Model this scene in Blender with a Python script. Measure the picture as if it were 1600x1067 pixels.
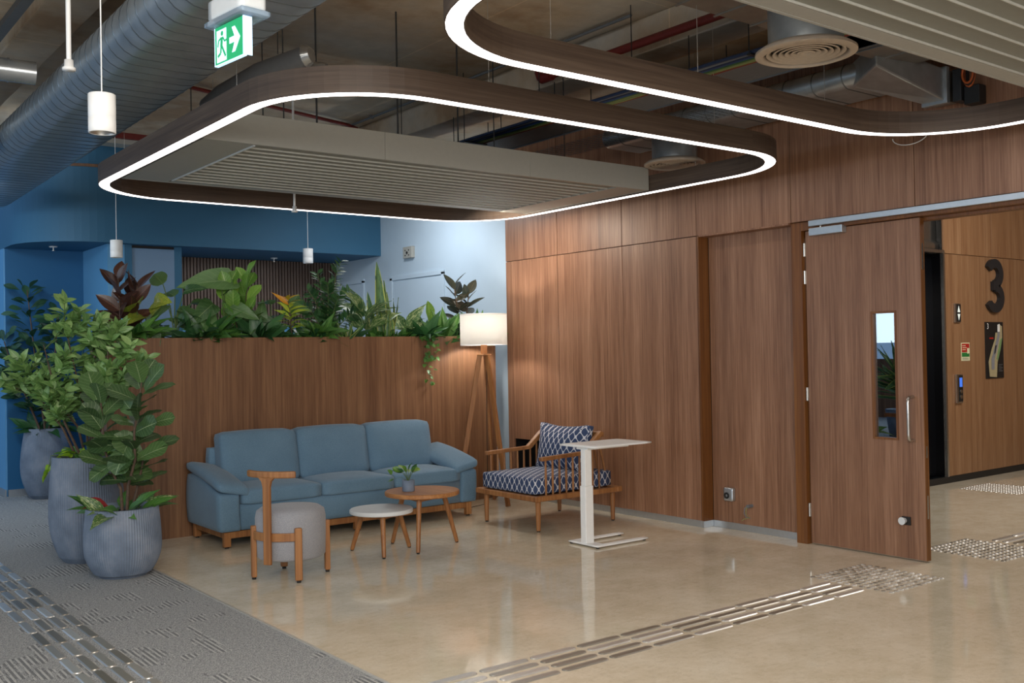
import bpy, bmesh, math, random
from mathutils import Vector, Matrix, Euler
random.seed(7)
PI = math.pi
S = bpy.context.scene
for o in list(bpy.data.objects): bpy.data.objects.remove(o)
COL = S.collection

# ------------------------------------------------------------------ camera
cam_data = bpy.data.cameras.new('camera'); cam = bpy.data.objects.new('camera', cam_data); COL.objects.link(cam)
cam_data.sensor_width = 36.0; cam_data.lens = 1575.88/1600*36.0
cr = Vector((0.79318843, -0.60870339, -0.0182293)); cu = Vector((0.00797524, -0.01954871, 0.9997771)); cf = Vector((0.60892407, 0.793157, 0.01065126))
M3 = Matrix((cr, cu, -cf)).transposed()
cam.matrix_world = Matrix.Translation((0, 0, 1.5)) @ M3.to_4x4()
cam_data.clip_start = 0.05; cam_data.clip_end = 200
S.camera = cam
# ------------------------------------------------------------------ exposure, world, lights
S.view_settings.view_transform = 'Standard'; S.view_settings.look = 'None'
S.view_settings.exposure = 0.0; S.view_settings.gamma = 1.0; S.view_settings.use_curve_mapping = False
W = bpy.data.worlds.new('world'); S.world = W; W.use_nodes = True
bg = W.node_tree.nodes['Background']; bg.inputs[0].default_value = (0.42, 0.66, 1.0, 1); bg.inputs[1].default_value = 0.8
def area(name, loc, aim, sx, sy, power, col):
    l = bpy.data.lights.new(name, 'AREA'); l.shape = 'RECTANGLE'; l.size = sx; l.size_y = sy; l.energy = power; l.color = col
    o = bpy.data.objects.new(name, l); COL.objects.link(o); o.location = loc
    d = Vector(aim) - Vector(loc); o.rotation_euler = d.to_track_quat('-Z', 'Y').to_euler(); return o
LED = 4.4
area('window_daylight', (-5.6, 5.0, 2.3), (0, 5.0, 1.6), 16, 1.5, 210, (0.74, 0.88, 1.0))
area('fill_light', (0.4, -3.3, 2.2), (2.8, 6.0, 2.1), 6.0, 2.2, 240, (1.0, 0.95, 0.9))  # added fill behind the viewer, brightens walls, partition and ceiling; no real fitting
area('fill_light', (0.5, 1.0, 3.4), (2.6, 4.4, 0.0), 2.6, 2.6, 190, (1.0, 0.93, 0.84))  # added warm fill aimed down at the floor, not a lamp of the room
area('alcove_light', (1.4, 9.8, 3.2), (2.5, 11.8, 1.6), 0.6, 0.6, 30, (0.85, 0.93, 1.0))
area('corridor_light', (5.5, 9.35, 3.3), (6.2, 9.6, 1.0), 0.5, 0.5, 26, (0.93, 0.96, 1.0))
area('corridor_light', (4.6, 11.6, 2.70), (4.6, 11.8, 0.0), 2.4, 0.5, 8, (0.95, 0.97, 1.0))
area('wall_washer', (5.55, 7.6, 2.74), (6.4, 7.6, 1.7), 0.35, 0.35, 13, (1.0, 0.86, 0.7))
area('lobby_light', (9.6, 3.4, 3.6), (9.9, 4.6, 0.6), 3.0, 1.6, 105, (1.0, 0.96, 0.9))

# ------------------------------------------------------------------ material tools
def srgb(h):
    h = h.lstrip('#'); v = [int(h[i:i+2], 16)/255 for i in (0, 2, 4)]
    return tuple(x/12.92 if x <= 0.04045 else ((x+0.055)/1.055)**2.4 for x in v) + (1,)
class NT:
    def __init__(s, name):
        s.m = bpy.data.materials.new(name); s.m.use_nodes = True; s.t = s.m.node_tree; s.b = s.t.nodes['Principled BSDF']
    def n(s, t, **kw):
        x = s.t.nodes.new(t)
        for k, v in kw.items(): setattr(x, k, v)
        return x
    def l(s, a, b): s.t.links.new(a, b)
    def noise(s, vec, scale, detail=4, rough=0.5, mapscale=None):
        if mapscale:
            mp = s.n('ShaderNodeMapping'); mp.inputs['Scale'].default_value = mapscale; s.l(vec, mp.inputs[0]); vec = mp.outputs[0]
        x = s.n('ShaderNodeTexNoise'); x.inputs['Scale'].default_value = scale; x.inputs['Detail'].default_value = detail; x.inputs['Roughness'].default_value = rough
        s.l(vec, x.inputs['Vector']); return x.outputs['Fac']
    def ramp(s, fac, stops):
        r = s.n('ShaderNodeValToRGB'); e = r.color_ramp.elements
        while len(e) < len(stops): e.new(0.5)
        for i, (p, c) in enumerate(stops): e[i].position = p; e[i].color = c
        s.l(fac, r.inputs[0]); return r.outputs[0]
    def mix(s, fac, a, b, mode='MIX'):
        x = s.n('ShaderNodeMixRGB', blend_type=mode)
        for i, v in ((0, fac), (1, a), (2, b)):
            if isinstance(v, (int, float)): x.inputs[i].default_value = v
            elif isinstance(v, tuple): x.inputs[i].default_value = v
            else: s.l(v, x.inputs[i])
        return x.outputs[0]
    def math(s, op, a, b=0.0, c=None):
        x = s.n('ShaderNodeMath', operation=op)
        for i, v in ((0, a), (1, b)) + (((2, c),) if c is not None else ()):
            if isinstance(v, (int, float)): x.inputs[i].default_value = v
            else: s.l(v, x.inputs[i])
        return x.outputs[0]
    def bump(s, h, strength=0.2, dist=0.002):
        b = s.n('ShaderNodeBump'); b.inputs['Strength'].default_value = strength; b.inputs['Distance'].default_value = dist
        s.l(h, b.inputs['Height']); s.l(b.outputs[0], s.b.inputs['Normal'])
    def obj(s): return s.n('ShaderNodeTexCoord').outputs['Object']
    def uv(s): return s.n('ShaderNodeTexCoord').outputs['UV']
    def sep(s, v):
        x = s.n('ShaderNodeSeparateXYZ'); s.l(v, x.inputs[0]); return x.outputs
def plain(name, hexc, rough=0.5, metal=0.0, var=0.06, scale=30, bumpy=0.0, coat=0.0):
    t = NT(name); c = srgb(hexc); o = t.obj()
    f = t.noise(o, scale, 3)
    d = tuple(x*(1-var) for x in c[:3]) + (1,); u = tuple(min(1, x*(1+var)) for x in c[:3]) + (1,)
    t.l(t.ramp(f, [(0.3, d), (0.7, u)]), t.b.inputs['Base Color'])
    t.b.inputs['Roughness'].default_value = rough; t.b.inputs['Metallic'].default_value = metal
    t.b.inputs['Coat Weight'].default_value = coat
    if bumpy: t.bump(f, bumpy)
    return t.m
def wood(name, dark, mid, light, axis='Z', fine=70, rough=0.42, rnd=0.10, uv=False):
    t = NT(name); o = t.uv() if uv else t.obj()
    info = t.n('ShaderNodeObjectInfo').outputs['Random']
    cmb = t.n('ShaderNodeCombineXYZ'); t.l(t.math('MULTIPLY', info, 13.0), cmb.inputs[0]); t.l(t.math('MULTIPLY', info, 7.0), cmb.inputs[1])
    va = t.n('ShaderNodeVectorMath', operation='ADD'); t.l(o, va.inputs[0]); t.l(cmb.outputs[0], va.inputs[1]); v = va.outputs[0]
    lo = 0.025
    def ms(k): return {'X': (k*lo, k, k), 'Y': (k, k*lo, k), 'Z': (k, k, k*lo)}[axis]
    a = t.noise(v, 1.0, 6, 0.62, ms(fine)); b = t.noise(v, 1.0, 3, 0.5, ms(fine*0.16)); c = t.noise(v, 1.0, 2, 0.5, ms(fine*3.2))
    f = t.math('ADD', t.math('MULTIPLY', a, 0.5), t.math('ADD', t.math('MULTIPLY', b, 0.35), t.math('MULTIPLY', c, 0.15)))
    col = t.ramp(f, [(0.36, srgb(dark)), (0.5, srgb(mid)), (0.64, srgb(light))])
    hv = t.n('ShaderNodeHueSaturation'); t.l(col, hv.inputs['Color']); t.l(t.math('ADD', t.math('MULTIPLY', info, rnd), 1-rnd/2), hv.inputs['Value'])
    t.l(hv.outputs[0], t.b.inputs['Base Color']); t.b.inputs['Roughness'].default_value = rough
    t.bump(a, 0.08, 0.001); return t.m
M = {}
M['walnut'] = wood('walnut_veneer', '#6e4a34', '#8b644b', '#a57d62')
M['walnut_warm'] = wood('walnut_partition', '#65442e', '#805b40', '#967050')
M['walnut_lobby'] = wood('lobby_veneer', '#80593c', '#97704f', '#a88261')
M['jamb'] = wood('door_lipping', '#5a3414', '#6f431c', '#855527', fine=50)
M['ringwood'] = wood('ring_veneer', '#3f3129', '#56463a', '#69584a', axis='X', fine=45, rough=0.55, uv=True)
M['oak'] = wood('oak_leg', '#7d4f2b', '#98663a', '#b07d4d', fine=40, rough=0.45)
M['oaktop'] = wood('oak_top', '#83552e', '#a26c3d', '#bd8954', axis='Y', fine=40, rough=0.4)
M['blue'] = plain('blue_wall_paint', '#336888', 0.6, var=0.02, scale=3)
M['deepblue'] = plain('deep_blue_wall_paint', '#135d8c', 0.6, var=0.02, scale=3)
M['skyblue'] = plain('sky_blue_wall_paint', '#5f9cc8', 0.6, var=0.02, scale=3)
M['dustblue'] = plain('dusty_blue_door_paint', '#7390ad', 0.5, var=0.02, scale=3)
M['paleblue'] = plain('pale_blue_wall_paint', '#b9cbd8', 0.6, var=0.02, scale=3)
M['white'] = plain('white_powder_coat', '#f3f3f1', 0.4, var=0.02)
M['panelwhite'] = plain('warm_white_metal', '#a5a49c', 0.45, var=0.02)
M['slatgrey'] = plain('slat_grey_metal', '#85867d', 0.5, var=0.02)
M['plastic'] = plain('white_plastic', '#d8dcdd', 0.35, var=0.02)
M['steel'] = plain('brushed_steel', '#c9c6c0', 0.3, metal=1.0, var=0.05, scale=60)
def guide():
    t = NT('guide_bar_steel'); i = t.n('ShaderNodeObjectInfo').outputs['Random']
    t.l(t.ramp(i, [(0.1, srgb('#a39c90')), (0.9, srgb('#efece6'))]), t.b.inputs['Base Color']); t.b.inputs['Metallic'].default_value = 0.75; t.b.inputs['Roughness'].default_value = 0.36; return t.m
M['guide'] = guide()
M['trimmetal'] = plain('trim_metal', '#c4c2ba', 0.4, metal=0.3)
M['sliplip'] = plain('slat_lip_metal', '#c4c4bb', 0.45)
M['seam'] = plain('duct_seam', '#6d7479', 0.4, metal=0.8)
M['alu'] = plain('anodised_aluminium', '#c3c8cc', 0.32, metal=0.85, var=0.03, scale=40)
M['black'] = plain('black_metal', '#1b1b1c', 0.5, var=0.05)
M['blackgloss'] = plain('black_lift_door', '#07080c', 0.2, var=0.05)
M['redpipe'] = plain('red_pipe_paint', '#6e2420', 0.5, var=0.08)
M['rubber'] = plain('black_rubber', '#161616', 0.7)
M['charcoal'] = plain('charcoal_number', '#26282c', 0.4)
M['soil'] = plain('potting_soil', '#2a1f17', 0.95, var=0.4, scale=80, bumpy=1.0)
M['diff'] = plain('diffuser_beige', '#c0b09e', 0.5, var=0.05)
M['bark'] = plain('plant_bark', '#574638', 0.8, var=0.25, scale=60, bumpy=0.5)
M['greenstem'] = plain('green_stem', '#556b35', 0.6, var=0.15)
for nm, hx in (('cable_navy', '#1a2c4c'), ('cable_blue', '#27467a'), ('cable_green', '#3a6438'), ('cable_lime', '#848e58'), ('cable_red', '#803528'), ('cable_orange', '#b3561f'), ('cable_grey', '#6d7074'), ('sign_red', '#b32620'), ('sign_green', '#2b7c3b'), ('sign_cream', '#e6e2ba')):
    M[nm] = plain(nm, hx, 0.5, var=0.05)
def duct_mat(name, hexc, axis, pitch, rough=0.33):
    t = NT(name); o = t.obj(); x = t.sep(o)['XYZ'.index(axis)]
    f = t.math('FRACT', t.math('DIVIDE', x, pitch)); cl = t.math('LESS_THAN', f, 0.05)
    n = t.noise(o, 9, 4)
    c = srgb(hexc); d = tuple(v*0.75 for v in c[:3])+(1,)
    base = t.ramp(n, [(0.3, d), (0.7, c)]); t.l(base, t.b.inputs['Base Color'])
    t.b.inputs['Metallic'].default_value = 0.72; t.b.inputs['Roughness'].default_value = rough
    t.bump(t.noise(o, 3, 2), 0.15, 0.01); return t.m
M['duct'] = duct_mat('galvanised_duct', '#b9c1c6', 'Y', 0.13)
M['foil'] = duct_mat('foil_wrap', '#b0b4b6', 'X', 0.05, 0.25)
def concrete():
    t = NT('ceiling_concrete'); o = t.obj()
    a = t.noise(o, 1.1, 6, 0.6); b = t.noise(o, 6, 6, 0.65)
    c1 = t.ramp(a, [(0.35, srgb('#d2cabd')), (0.5, srgb('#cdbba3')), (0.62, srgb('#b69a7c'))])
    c = t.mix(0.45, c1, t.ramp(b, [(0.35, srgb('#8f877c')), (0.65, srgb('#ece4d6'))]), 'MULTIPLY')
    c = t.mix(0.6, c1, c)
    br = t.n('ShaderNodeTexBrick'); br.inputs['Scale'].default_value = 1.0; br.inputs['Mortar Size'].default_value = 0.006; br.inputs['Brick Width'].default_value = 1.2; br.inputs['Row Height'].default_value = 2.4
    br.inputs['Color1'].default_value = (1, 1, 1, 1); br.inputs['Color2'].default_value = (0.93, 0.93, 0.93, 1); br.inputs['Mortar'].default_value = (1.25, 1.22, 1.15, 1)
    t.l(o, br.inputs['Vector'])
    t.l(t.mix(1.0, c, br.outputs['Color'], 'MULTIPLY'), t.b.inputs['Base Color']); t.b.inputs['Roughness'].default_value = 0.85
    t.bump(b, 0.25, 0.004); return t.m
M['concrete'] = concrete()
def stone():
    t = NT('polished_beige_stone'); o = t.obj()
    w = t.noise(o, 0.9, 5, 0.6); b = t.noise(o, 3.2, 8, 0.7); v = t.noise(o, 1.0, 7, 0.75, (1.6, 3.4, 1))
    base = t.ramp(b, [(0.3, srgb('#cfc2a8')), (0.5, srgb('#dccfb7')), (0.7, srgb('#e6dbc6'))])
    vein = t.math('SUBTRACT', 1.0, t.math('MULTIPLY', t.math('ABSOLUTE', t.math('SUBTRACT', v, 0.5)), 40.0)); vein = t.math('MAXIMUM', vein, 0.0)
    fn = t.noise(o, 26, 5, 0.7); base = t.mix(t.math('MULTIPLY', t.math('LESS_THAN', fn, 0.44), 0.18), base, srgb('#b3a58c'))
    c = t.mix(t.math('MULTIPLY', vein, 0.22), base, srgb('#f4ecdc'))
    c = t.mix(t.math('MULTIPLY', t.math('MAXIMUM', t.math('SUBTRACT', w, 0.52), 0.0), 1.0), c, srgb('#b5a78f'))
    t.l(c, t.b.inputs['Base Color'])
    t.l(t.ramp(b, [(0.3, (0.045, 0.045, 0.045, 1)), (0.75, (0.10, 0.10, 0.10, 1))]), t.b.inputs['Roughness'])
    t.b.inputs['IOR'].default_value = 1.55
    t.bump(t.noise(o, 1.5, 2), 0.05, 0.01); return t.m
M['stone'] = stone()
def carpet():
    t = NT('grey_carpet'); o = t.obj(); xyz = t.sep(o)
    n = t.noise(o, 140, 4, 0.8); n2 = t.noise(o, 45, 4, 0.7)
    # patches of fine ribs
    mp = t.n('ShaderNodeMapping'); mp.inputs['Scale'].default_value = (4.0, 3.0, 1); t.l(o, mp.inputs[0])
    fl = t.n('ShaderNodeVectorMath', operation='FLOOR'); t.l(mp.outputs[0], fl.inputs[0])
    wn = t.n('ShaderNodeTexWhiteNoise'); t.l(fl.outputs[0], wn.inputs[0])
    brk = t.noise(o, 1.0, 3, 0.7, (30, 7, 1))
    pn = t.noise(o, 1.0, 2, 0.5, (3.2, 2.4, 1))
    patch = t.math('MULTIPLY', t.math('GREATER_THAN', pn, 0.53), t.math('GREATER_THAN', wn.outputs['Value'], 0.4))
    st = t.math('GREATER_THAN', t.math('FRACT', t.math('MULTIPLY', xyz[0], 38.0)), 0.55)
    base = t.ramp(n, [(0.38, srgb('#4c4e50')), (0.5, srgb('#9a9c9d')), (0.62, srgb('#dededb'))])
    base = t.mix(0.35, base, t.ramp(n2, [(0.35, srgb('#6c6e70')), (0.65, srgb('#c2c2bf'))]))
    lines = t.mix(st, srgb('#5b5d60'), srgb('#cbcbc7'))
    c = t.mix(t.math('MULTIPLY', t.math('MULTIPLY', patch, t.math('GREATER_THAN', brk, 0.46)), 0.6), base, lines)
    t.l(c, t.b.inputs['Base Color']); t.b.inputs['Roughness'].default_value = 0.95
    t.b.inputs['Specular IOR Level'].default_value = 0.1
    t.bump(t.math('ADD', n, t.math('MULTIPLY', t.math('MULTIPLY', st, patch), 0.6)), 0.8, 0.004); return t.m
M['carpet'] = carpet()
def fabric(name, a, b, scale=420):
    t = NT(name); o = t.obj(); n = t.noise(o, scale, 2, 0.6); n2 = t.noise(o, 5, 3)
    c = t.mix(0.15, t.ramp(n, [(0.3, srgb(a)), (0.7, srgb(b))]), t.ramp(n2, [(0.3, srgb(a)), (0.7, srgb(b))]))
    t.l(c, t.b.inputs['Base Color']); t.b.inputs['Roughness'].default_value = 0.85
    t.b.inputs['Sheen Weight'].default_value = 0.15; t.bump(n, 0.3, 0.001); return t.m
M['sofafab'] = fabric('blue_grey_weave', '#486880', '#7494ac')
M['greyfab'] = fabric('grey_wool_weave', '#7d7f86', '#a8a8ac', 260)
def ogee():
    t = NT('ogee_pattern_fabric'); u = t.sep(t.uv())
    cu_ = t.math('COSINE', t.math('MULTIPLY', u[0], 2*PI/0.068)); cv = t.math('COSINE', t.math('MULTIPLY', u[1], 2*PI/0.10))
    f = t.math('ABSOLUTE', t.math('ADD', cu_, cv))
    m = t.math('LESS_THAN', f, 0.33)
    n = t.noise(t.obj(), 400, 2)
    c = t.mix(m, t.mix(n, srgb('#28385a'), srgb('#3a4c70')), srgb('#c9cad0'))
    t.l(c, t.b.inputs['Base Color']); t.b.inputs['Roughness'].default_value = 0.85; t.bump(n, 0.2, 0.001); return t.m
M['ogee'] = ogee()
def potmat():
    t = NT('ribbed_blue_grey_glaze'); o = t.obj(); n = t.noise(o, 5, 5, 0.6)
    c = t.ramp(n, [(0.3, srgb('#5e6a7b')), (0.5, srgb('#707d8f')), (0.7, srgb('#868f9e'))])
    t.l(c, t.b.inputs['Base Color']); t.b.inputs['Roughness'].default_value = 0.6; return t.m
M['pot'] = potmat()
def shade():
    t = NT('lamp_shade_linen'); o = t.obj(); n = t.noise(o, 200, 2)
    t.b.inputs['Base Color'].default_value = srgb('#f2f1ee')
    t.b.inputs['Roughness'].default_value = 0.9
    tr = t.n('ShaderNodeBsdfTranslucent'); tr.inputs[0].default_value = srgb('#f6f5f0')
    mx = t.n('ShaderNodeMixShader'); mx.inputs[0].default_value = 0.55
    out = t.t.nodes['Material Output']; t.l(t.b.outputs[0], mx.inputs[1]); t.l(tr.outputs[0], mx.inputs[2]); t.l(mx.outputs[0], out.inputs[0]); t.bump(n, 0.1); return t.m
M['shade'] = shade()
def emit(name, col, st):
    t = NT(name); t.b.inputs['Base Color'].default_value = (*col, 1); t.b.inputs['Emission Color'].default_value = (*col, 1); t.b.inputs['Emission Strength'].default_value = st; return t.m
M['led'] = emit('led_diffuser', (1.0, 0.93, 0.89), LED)
M['bulb'] = emit('lamp_bulb', (1.0, 0.95, 0.9), 330)
M['exitgreen'] = emit('exit_sign_green', (0.01, 0.27, 0.10), 0.95)
M['exitwhite'] = emit('exit_sign_white', (0.55, 0.78, 0.9), 1.0)
M['exitlight'] = emit('exit_sign_edge_light', (0.5, 0.75, 1.0), 1.3)
M['screen'] = emit('blue_display', (0.05, 0.16, 0.7), 0.8)
M['bmap'] = emit('backlit_arrow', (0.7, 0.75, 0.7), 0.6)
def glass():
    t = NT('door_glass'); t.b.inputs['Base Color'].default_value = (0.6, 0.65, 0.7, 1); t.b.inputs['Roughness'].default_value = 0.0
    gl = t.n('ShaderNodeBsdfGlossy'); gl.inputs[1].default_value = 0.0; gl.inputs[0].default_value = (0.85, 0.9, 0.95, 1)
    tr = t.n('ShaderNodeBsdfTransparent'); tr.inputs[0].default_value = (0.5, 0.52, 0.55, 1)
    mx = t.n('ShaderNodeMixShader'); mx.inputs[0].default_value = 0.34
    t.l(tr.outputs[0], mx.inputs[1]); t.l(gl.outputs[0], mx.inputs[2]); t.l(mx.outputs[0], t.t.nodes['Material Output'].inputs[0]); return t.m
M['glass'] = glass()
def clearplastic():
    t = NT('clear_acrylic'); t.b.inputs['Base Color'].default_value = (0.7, 0.85, 1, 1); t.b.inputs['Roughness'].default_value = 0.08
    t.b.inputs['Transmission Weight'].default_value = 0.7; t.b.inputs['IOR'].default_value = 1.2; return t.m
M['acrylic'] = clearplastic()
def leafmat(name, dark, light, vein, rough=0.38, edge=None, speck=None):
    t = NT(name); u = t.sep(t.uv()); info = t.n('ShaderNodeObjectInfo').outputs['Random']
    n = t.noise(t.uv(), 3.0, 3)
    base = t.ramp(t.math('ADD', t.math('MULTIPLY', n, 0.5), t.math('MULTIPLY', info, 0.5)), [(0.25, srgb(dark)), (0.75, srgb(light))])
    av = t.math('ABSOLUTE', t.math('SUBTRACT', u[1], 0.5))
    mid = t.math('LESS_THAN', av, 0.018)
    side = t.math('LESS_THAN', t.math('FRACT', t.math('MULTIPLY', t.math('SUBTRACT', u[0], t.math('MULTIPLY', av, 0.5)), 8.0)), 0.1)
    c = t.mix(t.math('MULTIPLY', side, 0.35), base, srgb(vein)); c = t.mix(t.math('MULTIPLY', mid, 0.8), c, srgb(vein))
    if edge: c = t.mix(t.math('GREATER_THAN', av, edge[0]), c, srgb(edge[1]))
    if speck: c = t.mix(t.math('GREATER_THAN', t.noise(t.uv(), 7.0, 4, 0.7), 0.56), c, srgb(speck))
    t.l(c, t.b.inputs['Base Color']); t.b.inputs['Roughness'].default_value = rough
    tr = t.n('ShaderNodeBsdfTranslucent'); t.l(c, tr.inputs[0])
    mx = t.n('ShaderNodeMixShader'); mx.inputs[0].default_value = 0.22
    t.l(t.b.outputs[0], mx.inputs[1]); t.l(tr.outputs[0], mx.inputs[2]); t.l(mx.outputs[0], t.t.nodes['Material Output'].inputs[0])
    return t.m
M['fig'] = leafmat('fig_leaf', '#34502f', '#5a7a45', '#a3b586')
M['shrub'] = leafmat('shrub_leaf', '#68924f', '#a3c47a', '#bdd696')
M['darkleaf'] = leafmat('dark_tree_leaf', '#1f3f2a', '#3c6447', '#527558')
M['burg'] = leafmat('burgundy_leaf', '#33221f', '#57392e', '#8a5a40', 0.28)
M['burggreen'] = leafmat('dark_rubber_leaf', '#222c26', '#4a4a3c', '#7b6e5a', 0.28)
M['philo'] = leafmat('philodendron_leaf', '#34592f', '#6a8f55', '#8fa676')
M['bright'] = leafmat('bright_green_leaf', '#4f7f2d', '#8bb54a', '#b5cf7c')
M['deep'] = leafmat('deep_green_leaf', '#1f4526', '#41723f', '#4d7a48')
M['snake'] = leafmat('snake_plant_leaf', '#3f6a3e', '#6f9558', '#55794a', 0.4, edge=(0.40, '#c7cf6a'), speck='#34563a')
M['dieff'] = leafmat('variegated_leaf', '#3f6636', '#5d8144', '#c9cf9c', 0.4, speck='#b8c58c')
M['pothos'] = leafmat('pothos_leaf', '#5c7a2b', '#93a63a', '#c9c964', 0.4, speck='#b9b648')
M['croton'] = leafmat('croton_leaf', '#b9a52a', '#d88a22', '#e6c84a', 0.4)
M['yellowgreen'] = leafmat('yellow_green_leaf', '#8fae2d', '#bcc83f', '#dbe080', 0.4)
M['lime'] = leafmat('lime_leaf', '#6e9c1f', '#a8cf2e', '#c7e05c', 0.4)
M['redleaf'] = leafmat('red_leaf', '#7e1c20', '#a83238', '#c96a5e', 0.4)
M['zz'] = leafmat('zz_leaf', '#1f4425', '#406e3a', '#56804a', 0.5)
M['anth'] = leafmat('underplant_leaf', '#2f5f2c', '#5e8f3f', '#8fb765', 0.35)

# ------------------------------------------------------------------ mesh tools
class MB:
    def __init__(s): s.v = []; s.f = []; s.sm = []
    def add(s, vs, fs, smooth=False):
        k = len(s.v); s.v += [tuple(v) for v in vs]; s.f += [tuple(i+k for i in f) for f in fs]; s.sm += [smooth]*len(fs); return s
    def box(s, x0, y0, z0, x1, y1, z1, mat=None):
        vs = [Vector((x, y, z)) for z in (z0, z1) for y in (y0, y1) for x in (x0, x1)]
        if mat: vs = [mat @ v for v in vs]
        return s.add(vs, [(0, 2, 3, 1), (4, 5, 7, 6), (0, 1, 5, 4), (1, 3, 7, 5), (3, 2, 6, 7), (2, 0, 4, 6)])
    def tube(s, pts, r, n=8, cap=True, flat=None):
        pts = [Vector(p) for p in pts]; rs = r if isinstance(r, (list, tuple)) else [r]*len(pts)
        rings = []; up = None
        for i, p in enumerate(pts):
            d = (pts[min(i+1, len(pts)-1)] - pts[max(i-1, 0)]).normalized()
            if up is None: up = d.orthogonal().normalized()
            else:
                up = up - d*up.dot(d); up = up.normalized() if up.length > 1e-6 else d.orthogonal().normalized()
            q = d.cross(up)
            rings.append([p + (up*math.cos(2*PI*k/n) + q*math.sin(2*PI*k/n))*rs[i] for k in range(n)])
        vs = [v for R_ in rings for v in R_]; fs = []
        for i in range(len(pts)-1):
            for k in range(n): fs.append((i*n+k, i*n+(k+1) % n, (i+1)*n+(k+1) % n, (i+1)*n+k))
        s.add(vs, fs, True)
        if cap: s.add(rings[0], [tuple(range(n))[::-1]]); s.add(rings[-1], [tuple(range(n))])
        return s
    def cyl(s, c, r, z0, z1, n=24, r2=None):
        return s.lathe([(0, z0), (r, z0), (r if r2 is None else r2, z1), (0, z1)], c, n, False)
    def lathe(s, prof, c=(0, 0), n=32, smooth=True):
        vs = []; fs = []
        for (r, z) in prof:
            for k in range(n): vs.append((c[0]+r*math.cos(2*PI*k/n), c[1]+r*math.sin(2*PI*k/n), z))
        for i in range(len(prof)-1):
            for k in range(n):
                a, b = i*n+k, i*n+(k+1) % n; fs.append((a, b, b+n, a+n))
        return s.add(vs, fs, smooth)
    def prism(s, poly, z0, z1, mat=None):
        n = len(poly); vs = [Vector((x, y, z0)) for x, y in poly] + [Vector((x, y, z1)) for x, y in poly]
        if mat: vs = [mat @ v for v in vs]
        return s.add(vs, [tuple(range(n))[::-1], tuple(range(n, 2*n))] + [(i, (i+1) % n, n+(i+1) % n, n+i) for i in range(n)])
    def rbox(s, c, size, r, n=8, puff=(0, 0, 0), mat=None, warp=None):
        bm = bmesh.new(); bmesh.ops.create_cube(bm, size=2.0)
        bmesh.ops.subdivide_edges(bm, edges=bm.edges, cuts=n, use_grid_fill=True)
        h = [d/2 for d in size]; vs = []
        for v in bm.verts:
            u = v.co.copy(); p = Vector([u[i]*h[i] for i in range(3)])
            inner = Vector([max(-(h[i]-r), min(h[i]-r, p[i])) for i in range(3)])
            # pull grid lines near the edges into the rounded zone
            d = p - inner
            if d.length > 1e-9: p = inner + d.normalized()*min(r, max(abs(d[0]), abs(d[1]), abs(d[2])))
            for i in range(3):
                a, b = [j for j in range(3) if j != i]
                p[i] += (1 if u[i] > 0 else -1)*abs(u[i])*puff[i]*(1-u[a]**2)*(1-u[b]**2) if puff[i] else 0
            p = p + Vector(c)
            if warp: p = Vector(warp(p))
            if mat: p = mat @ p
            vs.append(p)
        fs = [tuple(v.index for v in f.verts) for f in bm.faces]; bm.free()
        return s.add(vs, fs, True)
    def build(s, name, mat, parent=None, bevel=0.0, seg=2, boxuv=False, kind=None):
        me = bpy.data.meshes.new(name); me.from_pydata(s.v, [], s.f)
        me.polygons.foreach_set('use_smooth', s.sm)
        me.materials.append(M[mat] if isinstance(mat, str) else mat)
        if boxuv:
            uv = me.uv_layers.new(name='UVMap')
            for p in me.polygons:
                nx, ny, nz = [abs(a) for a in p.normal]
                for li in p.loop_indices:
                    v = me.vertices[me.loops[li].vertex_index].co
                    uv.data[li].uv = (v.y, v.z) if nx >= ny and nx >= nz else ((v.x, v.z) if ny >= nz else (v.y, v.x))
        me.update()
        o = bpy.data.objects.new(name, me); COL.objects.link(o)
        if bevel:
            b = o.modifiers.new('bevel', 'BEVEL'); b.width = bevel; b.segments = seg; b.limit_method = 'ANGLE'; b.angle_limit = 0.7; b.harden_normals = False
        if parent: o.parent = parent
        if kind: o['kind'] = kind
        return o
def box(*a): return MB().box(*a)
def thing(name, label, cat, loc=(0, 0, 0), rotz=0, group=None):
    o = bpy.data.objects.new(name, None); COL.objects.link(o); o.empty_display_size = 0.1
    o.location = loc; o.rotation_euler = (0, 0, rotz); o['label'] = label; o['category'] = cat
    if group: o['group'] = group
    return o
def tag(o, label, cat, group=None):
    o['label'] = label; o['category'] = cat
    if group: o['group'] = group
    return o
def struct(o, label, cat): o['kind'] = 'structure'; o['label'] = label; o['category'] = cat; return o
def sthing(name, label, cat, loc=(0, 0, 0)): return struct(thing(name, label, cat, loc), label, cat)
def dup(o, loc=None, rotz=None, label=None, parent=None):
    c = o.copy(); COL.objects.link(c)
    if parent: c.parent = parent
    if loc is not None: c.location = loc
    if rotz is not None: c.rotation_euler = (0, 0, rotz)
    if label: c['label'] = label
    for ch in list(o.children): dup(ch, parent=c)
    return c
def share(name, me, parent, matrix, label=None):
    o = bpy.data.objects.new(name, me); COL.objects.link(o); o.parent = parent; o.matrix_local = matrix
    if label: o['label'] = label
    return o

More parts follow.
